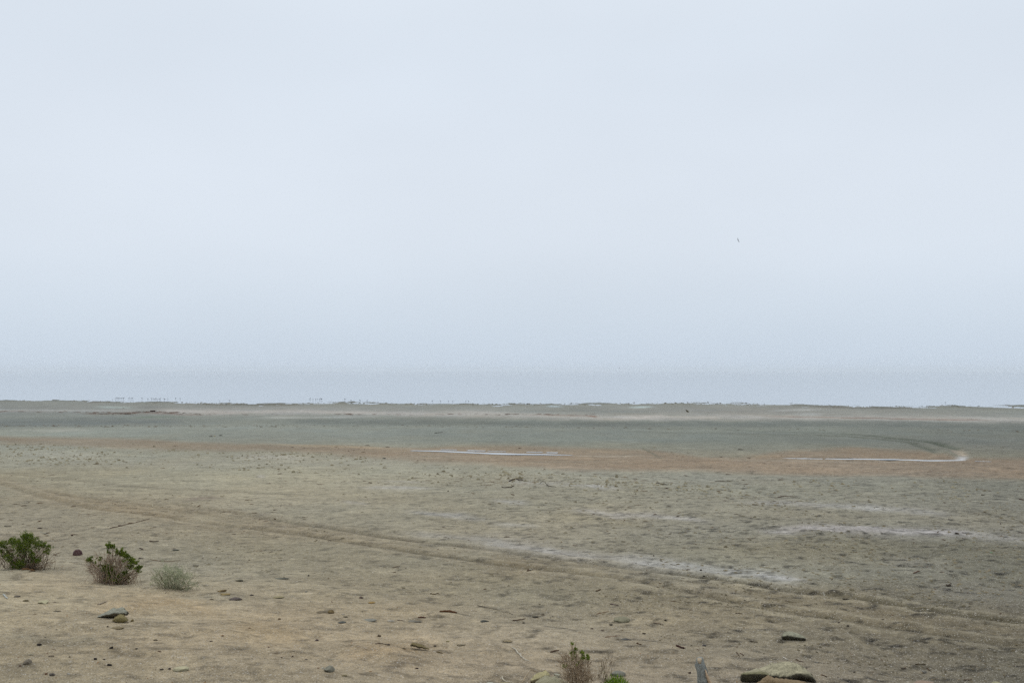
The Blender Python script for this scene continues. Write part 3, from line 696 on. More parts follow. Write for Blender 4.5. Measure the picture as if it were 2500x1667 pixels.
rock(1518, 1505, 44, 19, (134, 134, 108), 'pale green-grey mound-shaped stone in the middle of the gravel', c2=(120, 120, 96), ang=.4, depth=1)
rock(1308, 1503, 19, 8, (88, 84, 72), 'dark flat stone left of the pale mound-shaped stone')
rock(1326, 1498, 10, 4, (86, 66, 56), 'small red-brown chip above the dark flat stone')
rock(1278, 1519, 10, 5, (74, 68, 58), 'dark chip below the brown stick at centre right')
rock(1492, 1522, 10, 7, (84, 78, 70), 'dark pebble below the pale mound-shaped stone')
rock(1545, 1507, 13, 4, (176, 166, 146), 'thin cream chip right of the pale mound-shaped stone')
rock(1530, 1560, 27, 7, (84, 88, 92), 'dark bluish flat stone on the gravel', c2=(60, 60, 62))
rock(1572, 1546, 10, 5, (66, 50, 40), 'dark brown nugget above the bluish flat stone')
rock(1445, 1534, 8, 4, (80, 58, 52), 'reddish-brown chip above the dry plant')
rock(1470, 1538, 11, 4, (84, 66, 56), 'brown chip just right of the reddish-brown chip')
rock(1625, 1512, 7, 5, (60, 50, 42), 'small black-brown pebble right of the cream chip')
rock(1719, 1573, 11, 7, (86, 84, 92), 'purplish-grey pebble above the driftwood stump')
rock(1738, 1569, 6, 4, (178, 174, 160), 'cream pebble right of the purplish-grey pebble')
rock(1684, 1638, 9, 7, (70, 42, 38), 'dark red pebble left of the driftwood stump', ang=.7)
rock(2086, 1641, 8, 5, (58, 48, 36), 'small near-black stone right of the lichen-covered slab')
rock(2206, 1628, 13, 5, (66, 52, 40), 'dark brown nugget on the damp gravel at lower right')
rock(2155, 1511, 7, 4, (70, 62, 48), 'dark pebble between the two wheel ruts at right')
rock(2070, 1528, 8, 6, (70, 64, 54), 'dark stone up and right of the rectangular slab stone')
rock(2048, 1521, 8, 4, (82, 66, 52), 'brown stone up and right of the rectangular slab stone')
rock(2066, 1457, 20, 6, (74, 66, 46), 'dark clod pressed in the upper wheel rut')
rock(2315, 1427, 16, 8, (64, 54, 44), 'dark clod above the wheel ruts at far right', ang=.8)
rock(2336, 1301, 11, 6, (58, 44, 38), 'dark lump at the right end of the bright salt streak', ang=.8)
rock(2420, 1346, 7, 5, (96, 176, 132), 'tiny turquoise-green scrap on the dark sand at far right', name='plastic_scrap', cat='litter', speck=.05)
rock(2257, 1662, 62, 26, (158, 132, 118), 'pink-brown rounded rock cut by the bottom edge at right', c2=(138, 112, 98), ang=.35, depth=.9, speck=.15)
rock(2257, 1655, 16, 10, (140, 140, 138), 'grey chip set on top of the pink-brown rock', lift=.10)
rock(2434, 1667, 26, 16, (168, 168, 128), 'pale yellow-green stone at the bottom right corner', ang=.3)
rock(98, 1290, 13, 4, (72, 56, 44), 'dark brown chunk above the leftmost green shrub')
rock(176, 1307, 5, 4, (74, 50, 48), 'tiny dark red pebble above the maroon dome')
rock(428, 1341, 22, 6, (104, 114, 108), 'grey-teal stone on gravel above the sage bush')
rock(425, 1337, 10, 3, (96, 82, 66), 'brown chip behind the grey-teal stone')
rock(688, 1414, 38, 5, (92, 104, 98), 'long low teal-grey stone left of centre', ang=.4, depth=.4)
rock(753, 1407, 5, 5, (60, 54, 56), 'tiny dark pebble right of the long teal-grey stone')
rock(1711, 1390, 7, 5, (58, 42, 38), 'dark red-brown nugget on the pale gravel above the upper rut')
rock(1596, 1357, 5, 4, (62, 46, 38), 'dark nugget on the pale gravel band')
rock(938, 1117, 9, 4, (76, 82, 80), 'dark slate stone below the rusty band, left of the long puddle')
rock(1807, 1097, 16, 4, (82, 82, 74), 'dark flat stone on grey mud between the long puddle and the curved wheel rut')
rock(1719, 1403, 7, 5, (78, 72, 60), 'small olive nugget just above the upper wheel rut')
rock(1094, 1199, 5, 4, (86, 76, 62), 'dark speck of stone left of the crooked dark stick')

# mustard boulder with the weathered slab leaning over it


def loft_rock(name, xs, crest, ft, bot, depth, mat, label, cat, seed=1, dy=0.0, under=.25, rough=1.0):
    """a stone built from its front silhouette: top rises from the front edge to a crest further back; photo pixels, depth in metres"""
    mid = len(xs) // 2
    gx, gy, gz0, s = on_ground(float(np.mean(xs)), min(float(max(bot)), 1700.0))
    y0 = gy + dy
    n = 64; X = np.linspace(xs[0], xs[-1], n)
    cr, fr, bo = (np.interp(X, xs, v) for v in (crest, ft, bot))
    def pt(px, py, y):
        rr = ray(px, py); k = y / rr[1]; return (rr[0] * k, y, CAM_H + rr[2] * k)
    R = []
    rows = 30; taper = np.sqrt(np.clip(np.sin(np.linspace(0.02, math.pi - .02, n)), 0, 1))
    for i in range(n):
        dd = depth * (.35 + .65 * taper[i])
        yb = y0 + (depth - dd) * .5
        B = np.array(pt(X[i], bo[i], yb + dd * under)); Fm = np.array(pt(X[i], (bo[i] * .45 + fr[i] * .55), yb)); Ft = np.array(pt(X[i], fr[i], yb + dd * .04))
        C1 = np.array(pt(X[i], cr[i] * .6 + fr[i] * .4, yb + dd * .45)); Cr = np.array(pt(X[i], cr[i], yb + dd * .8)); Bk = np.array((Cr[0], yb + dd * 1.05, B[2] + (Cr[2] - B[2]) * .5)); Bb = np.array((B[0], yb + dd, B[2]))
        K = np.array([B, Fm, Ft, C1, Cr, Bk, Bb]); L_ = np.concatenate([[0], np.cumsum(np.linalg.norm(np.diff(K, axis=0), axis=1) + 1e-5)])
        u = np.linspace(0, L_[-1], rows); R.append(np.stack([np.interp(u, L_, K[:, k]) for k in range(3)], 1))
    R = np.array(R)
    for _ in range(1): R[:, 1:-1] = R[:, 1:-1] * .6 + (R[:, :-2] + R[:, 2:]) * .2
    V = R.reshape(-1, 3); H = max(V[:, 2].max() - V[:, 2].min(), .03)
    q = V / H
    nn = np.stack([fbm(q[:, 0] * 2.2 + seed + 9 * k, q[:, 2] * 2.6 + q[:, 1] * 1.7, seed + k, 4) for k in range(3)], 1)
    fine = np.stack([fbm(q[:, 0] * 9 + seed + 9 * k, q[:, 2] * 9 + q[:, 1] * 8, seed + 20 + k, 3) for k in range(3)], 1)
    V = V + (nn * .10 + fine * .035) * H * rough
    zoff = min(0.0, gz(float(V[:, 0].mean()), y0) - float(np.percentile(V[:, 2], 3)) - .01)
    c = np.array([V[:, 0].mean(), y0, V[:, 2].min()]); V = V - c
    i = np.arange(n - 1)[:, None] * rows; j = np.arange(rows - 1)[None]
    Q = np.stack([i + j, i + rows + j, i + rows + j + 1, i + j + 1], -1).reshape(-1, 4)
    T = np.concatenate([Q[:, :3], Q[:, [0, 2, 3]]])
    caps = []
    for e in (0, n - 1):
        for j_ in range(1, rows - 1): caps.append((e * rows, e * rows + j_ + 1, e * rows + j_) if e == 0 else (e * rows, e * rows + j_, e * rows + j_ + 1))
    under_f = []
    for i_ in range(n - 1): a, b_, c_, d_ = i_ * rows, (i_ + 1) * rows, (i_ + 1) * rows + rows - 1, i_ * rows + rows - 1; under_f += [(a, d_, b_), (b_, d_, c_)]
    T = np.concatenate([T, np.array(caps), np.array(under_f)])
    me = mesh_np(name, V, T, mat)
    bm = bmesh.new(); bm.from_mesh(me); bmesh.ops.recalc_face_normals(bm, faces=bm.faces); bm.to_mesh(me); bm.free()
    return tag(link(name, me, loc=c), label, cat)

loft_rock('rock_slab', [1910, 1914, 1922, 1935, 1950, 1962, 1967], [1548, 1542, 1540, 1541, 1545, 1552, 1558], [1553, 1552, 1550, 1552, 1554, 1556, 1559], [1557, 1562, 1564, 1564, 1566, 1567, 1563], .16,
          stone_mat((62, 58, 44), (44, 42, 32), (150, 150, 134)), 'rectangular slab stone with pale top and dark front on the gravel at lower right', 'rock', 3, under=.3, rough=.45)  # dark front puts the overhang's shade into the stone colour
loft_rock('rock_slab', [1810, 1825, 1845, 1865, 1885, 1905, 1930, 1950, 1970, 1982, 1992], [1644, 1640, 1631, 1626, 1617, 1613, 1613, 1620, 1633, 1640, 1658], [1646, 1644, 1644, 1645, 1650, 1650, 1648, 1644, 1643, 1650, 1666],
          [1663, 1666, 1664, 1660, 1662, 1664, 1664, 1662, 1664, 1672, 1680], .42, stone_mat((72, 68, 52), (52, 48, 38), (160, 156, 134), .35, scale=.6), 'lichen-covered overhanging slab at the bottom edge, right of centre', 'rock', 8, dy=.25, under=.35)  # dark front mixes painted overhang shade with bare, wet stone
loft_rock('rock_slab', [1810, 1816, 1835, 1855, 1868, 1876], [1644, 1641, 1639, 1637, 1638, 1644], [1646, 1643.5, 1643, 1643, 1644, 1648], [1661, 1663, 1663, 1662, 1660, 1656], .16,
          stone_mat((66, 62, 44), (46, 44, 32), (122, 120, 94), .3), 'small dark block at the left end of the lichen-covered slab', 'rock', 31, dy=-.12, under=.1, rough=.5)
loft_rock('boulder', [1846, 1858, 1875, 1900, 1935, 1965, 1985], [1668, 1657, 1649, 1653, 1656, 1661, 1677], [1676, 1665, 1657, 1661, 1664, 1671, 1687], [1700, 1705, 1710, 1710, 1710, 1708, 1700], .3,
          stone_mat((142, 116, 80), (118, 94, 62), None, .25), 'rusty brown boulder beneath the lichen-covered slab', 'boulder', 14, dy=.12, under=0)
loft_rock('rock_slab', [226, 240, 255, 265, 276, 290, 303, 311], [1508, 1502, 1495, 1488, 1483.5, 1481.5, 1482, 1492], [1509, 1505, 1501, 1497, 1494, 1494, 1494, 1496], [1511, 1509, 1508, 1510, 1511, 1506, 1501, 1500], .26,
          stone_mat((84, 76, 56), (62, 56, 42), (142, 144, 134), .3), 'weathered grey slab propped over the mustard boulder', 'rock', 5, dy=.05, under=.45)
loft_rock('boulder', [275, 282, 292, 302, 308, 312], [1513, 1504, 1498, 1500, 1506, 1513], [1514, 1509, 1506, 1508, 1511, 1514], [1516, 1518, 1521, 1519, 1516, 1515], .15,
          stone_mat((128, 116, 62), (108, 96, 48), None, .2), 'mustard-olive boulder with the grey slab leaning on it', 'boulder', 9, dy=-.03, under=.15)
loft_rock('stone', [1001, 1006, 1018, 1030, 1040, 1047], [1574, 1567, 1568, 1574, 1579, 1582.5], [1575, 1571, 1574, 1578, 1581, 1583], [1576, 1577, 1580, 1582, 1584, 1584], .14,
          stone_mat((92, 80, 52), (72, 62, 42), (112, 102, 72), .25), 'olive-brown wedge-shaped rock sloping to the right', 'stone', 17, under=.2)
loft_rock('boulder', [1306, 1318, 1331, 1345, 1360, 1375, 1394], [1668, 1653, 1646, 1649, 1655, 1661, 1671], [1684, 1672, 1664, 1666, 1670, 1676, 1684], [1710, 1712, 1712, 1712, 1712, 1710, 1705], .4,
          stone_mat((158, 158, 128), (142, 140, 110), None, .2), 'large pale green-grey rock at the bottom edge left of the dry plant', 'boulder', 23, under=0)
loft_rock('stone', [1296, 1304, 1314, 1326, 1334, 1342], [1654, 1646, 1641, 1637, 1636, 1646], [1660, 1656, 1654, 1650, 1648, 1652], [1668, 1668, 1668, 1666, 1664, 1662], .16,
          stone_mat((158, 150, 112), (124, 112, 76), (166, 160, 124), .25), 'yellowish stone leaning behind the large pale rock', 'stone', 29, under=.25)

# bottom-centre stones
rock(1196, 1664, 34, 14, (138, 138, 124), 'dark-fronted stone with pale grey top at the bottom edge, left of the yellow stone', c2=(90, 82, 62), top_tone=(160, 162, 152), ang=.8)
rock(1240, 1665, 52, 22, (158, 150, 104), 'yellow-olive stone at the bottom edge under the white root', c2=(140, 130, 84), ang=.5)
rock(1328, 1642, 22, 18, (112, 96, 64), 'brown broken stone between the yellowish stone and the large pale rock', ang=.9, sink=.1)
rock(1361, 1640, 24, 16, (172, 176, 160), 'whitish-green stone behind the dry plant on its left', c2=(150, 152, 136))
rock(1508, 1633, 38, 18, (118, 124, 120), 'blue-grey rounded stone behind the green tuft', c2=(106, 110, 104), ang=.3)

# ------------------------------------------------------------------ sticks, twigs and roots
WHT = (206, 202, 190); BRN = (98, 68, 50); DRK = (64, 50, 40)
stick([(8, 1451), (18, 1459)], 4, (196, 202, 202), 'short white stick at the left edge below the leftmost shrub', taper=.2)
stick([(238, 1476), (248, 1474), (261, 1470)], 3.5, (120, 108, 98), 'short grey stick above the propped grey slab', c2=(170, 160, 145))
stick([(1020, 1507), (1040, 1508)], 3.6, (88, 56, 44), 'dark red-brown stick lying on the faint grey stone', taper=.1)
stick([(970, 1512), (988, 1514)], 2, (104, 88, 78), 'thin dark twig right of the whitish flat stone')
stick([(1073, 1494), (1095, 1495), (1116, 1498)], 5.5, (98, 68, 46), 'thick straight brown stick in the centre foreground', taper=.1, wob=.1)
stick([(916, 1576), (932, 1574), (946, 1573)], 2.4, (86, 70, 60), 'short twig ending in a near-black pebble')
stick([(800, 1602), (817, 1603)], 2, (196, 190, 172), 'thin pale stick above the rounded grey stone')
stick([(1065, 1586), (1082, 1590)], 3, (108, 94, 64), 'short olive stick right of the wedge-shaped rock')
stick([(1050, 1450), (1061, 1452), (1071, 1449)], 3, (92, 76, 50), 'short dark bent stick above the thick brown stick')
stick([(1165, 1480), (1190, 1486), (1216, 1490)], 1.4, (92, 82, 70), 'long hair-thin twig right of the thick brown stick')
stick([(1228, 1496), (1238, 1494), (1252, 1499)], 2.6, (184, 176, 160), 'bleached bent twig right of the dark slate stone')
stick([(1250, 1581), (1262, 1588), (1272, 1600), (1281, 1607), (1292, 1611)], 3.2, WHT, 'curved white root above the dry plant', lift=3, taper=.3)
stick([(1252, 1514), (1266, 1513), (1283, 1510)], 3, (84, 62, 46), 'dark brown straight stick right of the dark slate stone')
stick([(1344, 1590), (1355, 1587), (1365, 1585)], 3.6, (92, 70, 56), 'knobbly brown stick left of the dry plant top')
stick([(1455, 1446), (1467, 1442)], 3.4, (86, 64, 42), 'short brown stick on the olive sand at centre right')
stick([(1389, 1450), (1401, 1453)], 2.6, (176, 168, 152), 'short pale twig left of the short brown stick')
stick([(1489, 1474), (1500, 1476), (1511, 1478)], 2.6, (104, 88, 90), 'short mauve twig above the pale mound-shaped stone')
stick([(1456, 1496), (1470, 1494), (1486, 1490)], 1.8, (128, 98, 74), 'thin reddish twig left of the pale mound-shaped stone')
stick([(1477, 1559), (1495, 1557), (1513, 1554)], 1.8, (124, 90, 70), 'thin rust-coloured twig left of the bluish flat stone')
stick([(1595, 1519), (1608, 1522), (1621, 1524)], 2.8, (142, 128, 112), 'grey-brown twig below the small black-brown pebble')
stick([(1668, 1535), (1680, 1541), (1696, 1543), (1712, 1545)], 1.9, (190, 182, 162), 'long bleached twig on the gravel above the stump')
stick([(1651, 1579), (1671, 1585)], 5, (64, 36, 32), 'thick dark maroon stick above and left of the stump', taper=.15, wob=.1)
stick([(1554, 1574), (1566, 1579)], 3.4, (96, 76, 58), 'short brown stick below the bluish flat stone')
stick([(1637, 1469), (1662, 1471)], 1.6, (112, 92, 72), 'hair-thin brown twig on the olive gravel')
stick([(1795, 1497), (1812, 1498)], 2.2, (92, 80, 68), 'short grey-brown stick right of the long bleached twig')
stick([(1830, 1566), (1850, 1569)], 2.4, (72, 60, 44), 'short dark stick left of the rectangular slab stone')
stick([(1798, 1592), (1806, 1601)], 2.6, (74, 52, 38), 'dark sliver of wood above the lichen-covered slab', taper=.6)
stick([(1807, 1594), (1816, 1599)], 2.4, (92, 66, 46), 'brown sliver of wood right of the dark sliver')
stick([(1912, 1604), (1918, 1608), (1925, 1611)], 3, (204, 200, 192), 'short white stick above the lichen-covered slab')
stick([(1942, 1611), (1952, 1614), (1963, 1616)], 2.6, (84, 62, 46), 'dark twig right of the short white stick')
stick([(2011, 1443), (2013, 1448), (2018, 1454)], 1.8, (206, 204, 196), 'little white bent twig beside the upper wheel rut')
stick([(2234, 1620), (2246, 1621), (2261, 1620)], 3, (66, 56, 36), 'dark olive stick above the pink-brown rock')
stick([(2262, 1627), (2273, 1631)], 2.6, (84, 66, 46), 'short brown stick right of the dark olive stick')
stick([(2352, 1661), (2362, 1662), (2373, 1656)], 3, (96, 76, 58), 'bent brown twig left of the pale yellow-green stone')
stick([(2005, 1648), (2019, 1653)], 2.8, (96, 78, 62), 'brown twig right of the lichen-covered slab')
stick([(268, 1292), (295, 1284), (320, 1277), (345, 1271), (366, 1265)], 2.0, (96, 74, 60), 'long thin brown branch lying on sand above the second shrub')
stick([(371, 1231), (374, 1238)], 2.6, (192, 184, 160), 'tiny upright cream twig at the faint wheel rut')
stick([(98, 1301), (110, 1304), (120, 1309)], 2.2, (172, 172, 162), 'bleached twig above the leftmost shrub')
stick([(10, 1286), (28, 1287)], 2.2, (84, 78, 70), 'short dark stick at the left edge above the leftmost shrub')
stick([(172, 1307), (190, 1306)], 2, (104, 88, 76), 'thin brown twig above the maroon dome')
stick([(365, 1320), (375, 1322), (388, 1320)], 3, (82, 66, 56), 'dark bent twig above the second shrub')
stick([(338, 1363), (350, 1363)], 3, (72, 58, 54), 'short dark stick between the second shrub and the sage bush')
stick([(366, 1364), (390, 1369), (415, 1370), (441, 1368)], 1.5, (134, 112, 90), 'long thin tan twig above the sage bush')
stick([(340, 1337), (350, 1341)], 2.8, (84, 70, 66), 'dark sliver right of the second shrub top')
stick([(1286, 1394), (1294, 1392), (1300, 1389)], 2.2, (86, 62, 48), 'brown twig, lower arm of the tiny V on the road')
stick([(1288, 1392), (1290, 1386)], 2.4, (92, 72, 54), 'brown twig, upright arm of the tiny V on the road')
stick([(1293, 1390), (1299, 1387)], 2.4, (200, 200, 186), 'white sliver inside the tiny V of brown twigs')
stick([(958, 1386), (966, 1384), (976, 1382)], 2, (92, 72, 54), 'small brown twig below the nearer wheel rut, left of centre')
stick([(1225, 1190), (1231, 1192.5), (1247, 1191), (1256, 1186)], 2.6, (66, 50, 42), 'crooked dark driftwood stick on the crusted humps')
stick([(1334, 1183), (1337, 1190), (1345, 1193), (1358, 1192)], 2.2, (74, 66, 54), 'dark curved root sticking out of the crusted humps', lift=4)
stick([(1318, 1180), (1326, 1179), (1334, 1182)], 1.6, (104, 98, 80), 'thin arched root left of the dark curved root', lift=4)
stick([(1243, 1174), (1250, 1172), (1258, 1171)], 3.2, (58, 48, 38), 'short black stick, left of two behind the crusted humps')
stick([(1260, 1171), (1268, 1173), (1278, 1173)], 2.6, (66, 50, 44), 'short dark stick, right of two behind the crusted humps')
stick([(1248, 1208), (1256, 1211)], 2.6, (100, 78, 60), 'brown sliver below the crooked dark driftwood stick')
stick([(1899, 1214), (1916, 1211), (1932, 1212), (1948, 1212)], 2.0, (98, 76, 62), 'long brown branch on pale grey sand right of centre')
stick([(1980, 1256), (1988, 1254)], 2.2, (204, 200, 192), 'white sliver on the sand above the bright salt streak')
stick([(1602, 1179), (1616, 1181), (1630, 1184)], 2.2, (82, 74, 62), 'dark stick below the rusty band right of centre')
stick([(1745, 1175), (1770, 1176), (1790, 1174)], 1.8, (104, 96, 82), 'thin grey branch below the rusty band at centre right')
stick([(2136, 1331), (2150, 1336), (2163, 1342)], 2.0, (146, 140, 122), 'pale stick among dark clods below the salt streak')
stick([(2230, 1400), (2238, 1397), (2247, 1395)], 3, (112, 84, 70), 'reddish-brown stick on the damp sand at far right')
stick([(2310, 1426), (2324, 1425)], 3, (66, 50, 40), 'dark stick on the dark clod at far right')
stick([(2488, 1217), (2500, 1219), (2512, 1222)], 3, (84, 60, 54), 'dark red stick at the right edge below the rusty band')
stick([(1061, 1057.5), (1072, 1056), (1081, 1055.5)], 1.8, (70, 70, 66), 'dark stick alone on the grey mud flat left of centre')
stick([(2395, 1209), (2404, 1209)], 2.6, (62, 50, 44), 'short dark stick below the rusty band at far right')
stick([(1645, 1400), (1636, 1398)], 2.0, (84, 72, 60), 'small brown sliver in the upper rut at centre right')
stick([(1637, 1377), (1652, 1380)], 1.6, (104, 92, 78), 'thin grey sliver on the pale gravel band')
stick([(1225, 1652), (1228, 1659), (1236, 1664), (1250, 1665), (1262, 1666)], 2.8, (212, 206, 188), 'white root bent over the yellow-olive stone', lift=6)
stick([(1275, 1664), (1285, 1656), (1294, 1646), (1303, 1641), (1312, 1639)], 3, (180, 164, 140), 'arched pale root in front of the yellowish leaning stone', lift=10)
stick([(1328, 1634), (1334, 1640), (1341, 1646)], 2.2, (166, 146, 120), 'pale sliver of root behind the large pale rock', lift=5)
# crusted bark heap by the first shrub
stick([(54, 1396), (66, 1394), (84, 1395)], 6, (116, 92, 62), 'curl of brown bark in front of the leftmost shrub', cat='bark', name='bark_piece', c2=(82, 58, 40))
stick([(70, 1399), (80, 1398), (88, 1396)], 3.4, (92, 76, 60), 'dark bark strip below the curl of brown bark', cat='bark', name='bark_piece')

# ------------------------------------------------------------------ half-buried maroon dome
x, y, z, s = on_ground(189, 1354)
r = np.random.default_rng(5); n_u, n_v = 24, 12; V = []; rad = 11.5 * s
for j in range(n_v + 1):
    ph = j / n_v * math.pi / 2 * 1.12
    for i_ in range(n_u):
        th = i_ / n_u * 2 * math.pi; rr = math.sin(ph) * rad * (1 + .03 * math.sin(3 * th) + .02 * math.sin(7 * th + ph * 4))
        V.append((rr * math.cos(th), rr * math.sin(th) * .85, math.cos(ph) * rad * 1.15))
idx = np.arange(n_v)[:, None] * n_u; jj = np.arange(n_u)[None]
Q = np.stack([idx + jj, idx + (jj + 1) % n_u, idx + n_u + (jj + 1) % n_u, idx + n_u + jj], -1).reshape(-1, 4)[:, ::-1]
m_, nt_, b_ = new_mat('faded_rubber', .55)
tcn = N(nt_, 'ShaderNodeTexCoord'); nn_ = noise(nt_, tcn.outputs['Object'], 30, 4)
nt_.links.new(mixc(nt_, mrange(nt_, nn_, .4, .65, 0, 1), alb((66, 42, 42)), alb((88, 70, 70))), b_.inputs['Base Color'])
tag(link('buried_ball', mesh_np('buried_ball', V, Q, m_), loc=(x, y, z)), 'dark maroon dome half buried in sand between the two green shrubs', 'ball')

# ------------------------------------------------------------------ driftwood stump
def frustum_tube(pts, rads, mat, name, parent, sides=14, wob=.004, seed=1):
    c = np.array(pts[0]); V, T = merge_tubes([tube(np.array(pts), rads, sides, wob, seed)])
    return link(name, mesh_np(name, V, T, mat), parent)
x, y, z, s = on_ground(1716, 1678)
st = bpy.data.objects.new('driftwood_stump', None); scene.collection.objects.link(st); st.location = (x, y, z)
tag(st, 'grey-black upright driftwood stump with broken tan top at the bottom edge', 'driftwood')
H_ = 74 * s
P = [(.0, 0, -.03), (-.5 * s, 0, H_ * .3), (-3 * s, 0, H_ * .55), (-6 * s, 0, H_ * .78), (-8 * s, 0, H_ * .93), (-8 * s, 0, H_ * 1.0)]
frustum_tube(P, [14 * s, 13 * s, 12 * s, 11 * s, 10 * s, 6 * s], wood_mat((152, 158, 158), (104, 106, 104)), 'trunk', st, 16, .003, 5)
Pc = [(-8.5 * s, -6.5 * s, H_ * .84), (-8.3 * s, -6.0 * s, H_ * .92), (-8 * s, -3 * s, H_ * .985)]
frustum_tube(Pc, [4 * s, 6.2 * s, 5 * s], wood_mat((188, 172, 150), (160, 148, 130)), 'broken_wood', st, 9, .002, 8)
Pp = [(22 * s, -3 * s, -.02), (15 * s, -9 * s, H_ * .22), (8 * s, -12 * s, H_ * .45), (4 * s, -11 * s, H_ * .66)]
frustum_tube(Pp, [4 * s, 3.6 * s, 3 * s, 1.2 * s], wood_mat((196, 176, 152), (160, 138, 116)), 'peeled_strip', st, 8, .003, 9)
Pp = [(27 * s, -4 * s, -.02), (19 * s, -8 * s, H_ * .2), (10 * s, -12.5 * s, H_ * .4)]
frustum_tube(Pp, [2.4 * s, 2.2 * s, 1 * s], wood_mat((200, 184, 160), (170, 150, 128)), 'peeled_strip', st, 7, .002, 12)

# ------------------------------------------------------------------ plants
def leaf_mat(c1, c2, name='leaf', rough=.6):
    m, nt, b = new_mat(name, rough); L = nt.links
    at = N(nt, 'ShaderNodeAttribute', attribute_name='tone')
    L.new(mixc(nt, at.outputs['Fac'], alb(c1), alb(c2)), b.inputs['Base Color'])
    b.inputs['Subsurface Weight'].default_value = 0
    tr = N(nt, 'ShaderNodeBsdfTranslucent'); L.new(mixc(nt, at.outputs['Fac'], alb(c1), alb(c2)), tr.inputs[0])
    mxs = N(nt, 'ShaderNodeMixShader'); mxs.inputs[0].default_value = .25
    o = [n for n in nt.nodes if n.type == 'OUTPUT_MATERIAL'][0]
    L.new(b.outputs[0], mxs.inputs[1]); L.new(tr.outputs[0], mxs.inputs[2]); L.new(mxs.outputs[0], o.inputs[0])
    return m
def blades(C, D, Ln, Wd, r):
    """kite shaped leaves: centres C, directions D, lengths, widths"""
    n = len(C); D = D / (np.linalg.norm(D, axis=1)[:, None] + 1e-9)
    rv = r.normal(size=(n, 3)); S = np.cross(D, rv); S /= np.linalg.norm(S, axis=1)[:, None] + 1e-9
    Ln = Ln[:, None]; Wd = Wd[:, None]; K = np.cross(D, S)
    V = np.stack([C, C + D * Ln * .5 + S * Wd * .5, C + D * Ln + K * Ln * .12, C + D * Ln * .5 - S * Wd * .5], 1).reshape(-1, 3)
    Fq = np.arange(4 * n).reshape(-1, 4); return V, Fq
def twig_tubes(starts, ends, r0, r1, rg, bend=.08, k=5):
    tl = []
    for a, b in zip(starts, ends):
        L = np.linalg.norm(b - a); u = np.linspace(0, 1, k)[:, None]
        mid = rg.normal(size=3) * L * bend
        P = a + (b - a) * u + mid * np.sin(u * math.pi)
        tl.append(tube(P, np.linspace(r0, r1, k), 4))
    return merge_tubes(tl)

def shrub(px0, pyb, clumps, twigs, label, name='shrub', cat='shrub', gcol=((88, 112, 40), (52, 74, 26)), tcol=((138, 122, 104), (100, 84, 70)), leaf=(2.2, .8), nleaf=420, seed=1, dspread=.55, ntw=9, depth_m=None, up=.6, stem_r=.006, twr=.0022):
    """clumps: (px, py, radius px, share) in the photo around a base at (px0, pyb); twigs: same, bare"""
    rg = np.random.default_rng(seed)
    x, y, z, s = on_ground(px0, pyb)
    root = bpy.data.objects.new(name, None); scene.collection.objects.link(root); root.location = (x, y, z)
    tag(root, label, cat)
    LV, LF, tone, o = [], [], [], 0
    st, en = [], []
    half = max(abs(c[0] - px0) for c in clumps + twigs); sp_ = half * s * .28
    for (cx, cyy, rp, den) in clumps:
        dep = rg.uniform(-1, .1) * half * dspread
        c = np.array([(cx - px0), dep * .7, (pyb - cyy) - dep * .12]) * s
        R = rp * s
        n = int(nleaf * den * (rp / 14) ** 2)
        # sprigs: sub-clusters inside the clump
        k = max(4, int(n / 26)); sub = rg.normal(size=(k, 3)) * R * np.array([.55, .6, .5])
        pick = rg.integers(0, k, n)
        Cc = c + sub[pick] + rg.normal(size=(n, 3)) * R * .17
        Dd = sub[pick] / R * .6 + rg.normal(size=(n, 3)) * .55 + np.array([0, 0, up])
        ln = leaf[0] * s * rg.uniform(.6, 1.3, n); wd = leaf[1] * s * rg.uniform(.7, 1.3, n)
        keep = Cc[:, 2] > -.0
        V, Fq = blades(Cc[keep], Dd[keep], ln[keep], wd[keep], rg)
        LV.append(V); LF.append(Fq + o); o += len(V)
        t_ = np.clip(rg.uniform(0, 1, k)[pick] * .7 + rg.uniform(0, .3, n), 0, 1)
        tone.append(np.repeat(t_[keep], 4))
        st += [np.array([rg.normal() * sp_ + c[0] * .35, rg.normal() * sp_ * .6, -.01]) for _ in range(ntw)]
        en += [c + sub[rg.integers(0, k)] for _ in range(ntw)]
    for (cx, cyy, rp, den) in twigs:
        dep = rg.uniform(-1, 1) * half * dspread; c = np.array([(cx - px0), dep * .7, (pyb - cyy)]) * s; R = rp * s
        m = int(24 * den)
        a = c + rg.normal(size=(m, 3)) * R * .5; a[:, 2] = np.maximum(a[:, 2], 0)
        dirv = np.array([a[:, 0] * .9, a[:, 1] * .9, np.abs(a[:, 2]) * .5 + .12]).T; dirv /= np.linalg.norm(dirv, axis=1)[:, None]
        b = a + (dirv + rg.normal(size=(m, 3)) * .45) * R * rg.uniform(.5, 1.3, (m, 1)); b[:, 2] = np.maximum(b[:, 2], .004)
        st += list(a); en += list(b)
        for _ in range(int(5 * den)): st.append(np.array([rg.normal() * sp_ + c[0] * .35, rg.normal() * sp_ * .6, -.01])); en.append(c + rg.normal(size=3) * R * .4)
    V, T = twig_tubes(st, en, stem_r * .6, twr * .6, rg)
    V[:, 2] = np.maximum(V[:, 2], -.02)
    link('stems', mesh_np('stems', V, T, wood_mat(*tcol)), root)
    if LV:
        link('foliage', mesh_np('foliage', np.concatenate(LV), np.concatenate(LF), leaf_mat(*gcol), attrs={'tone': np.concatenate(tone)}), root)
    return root

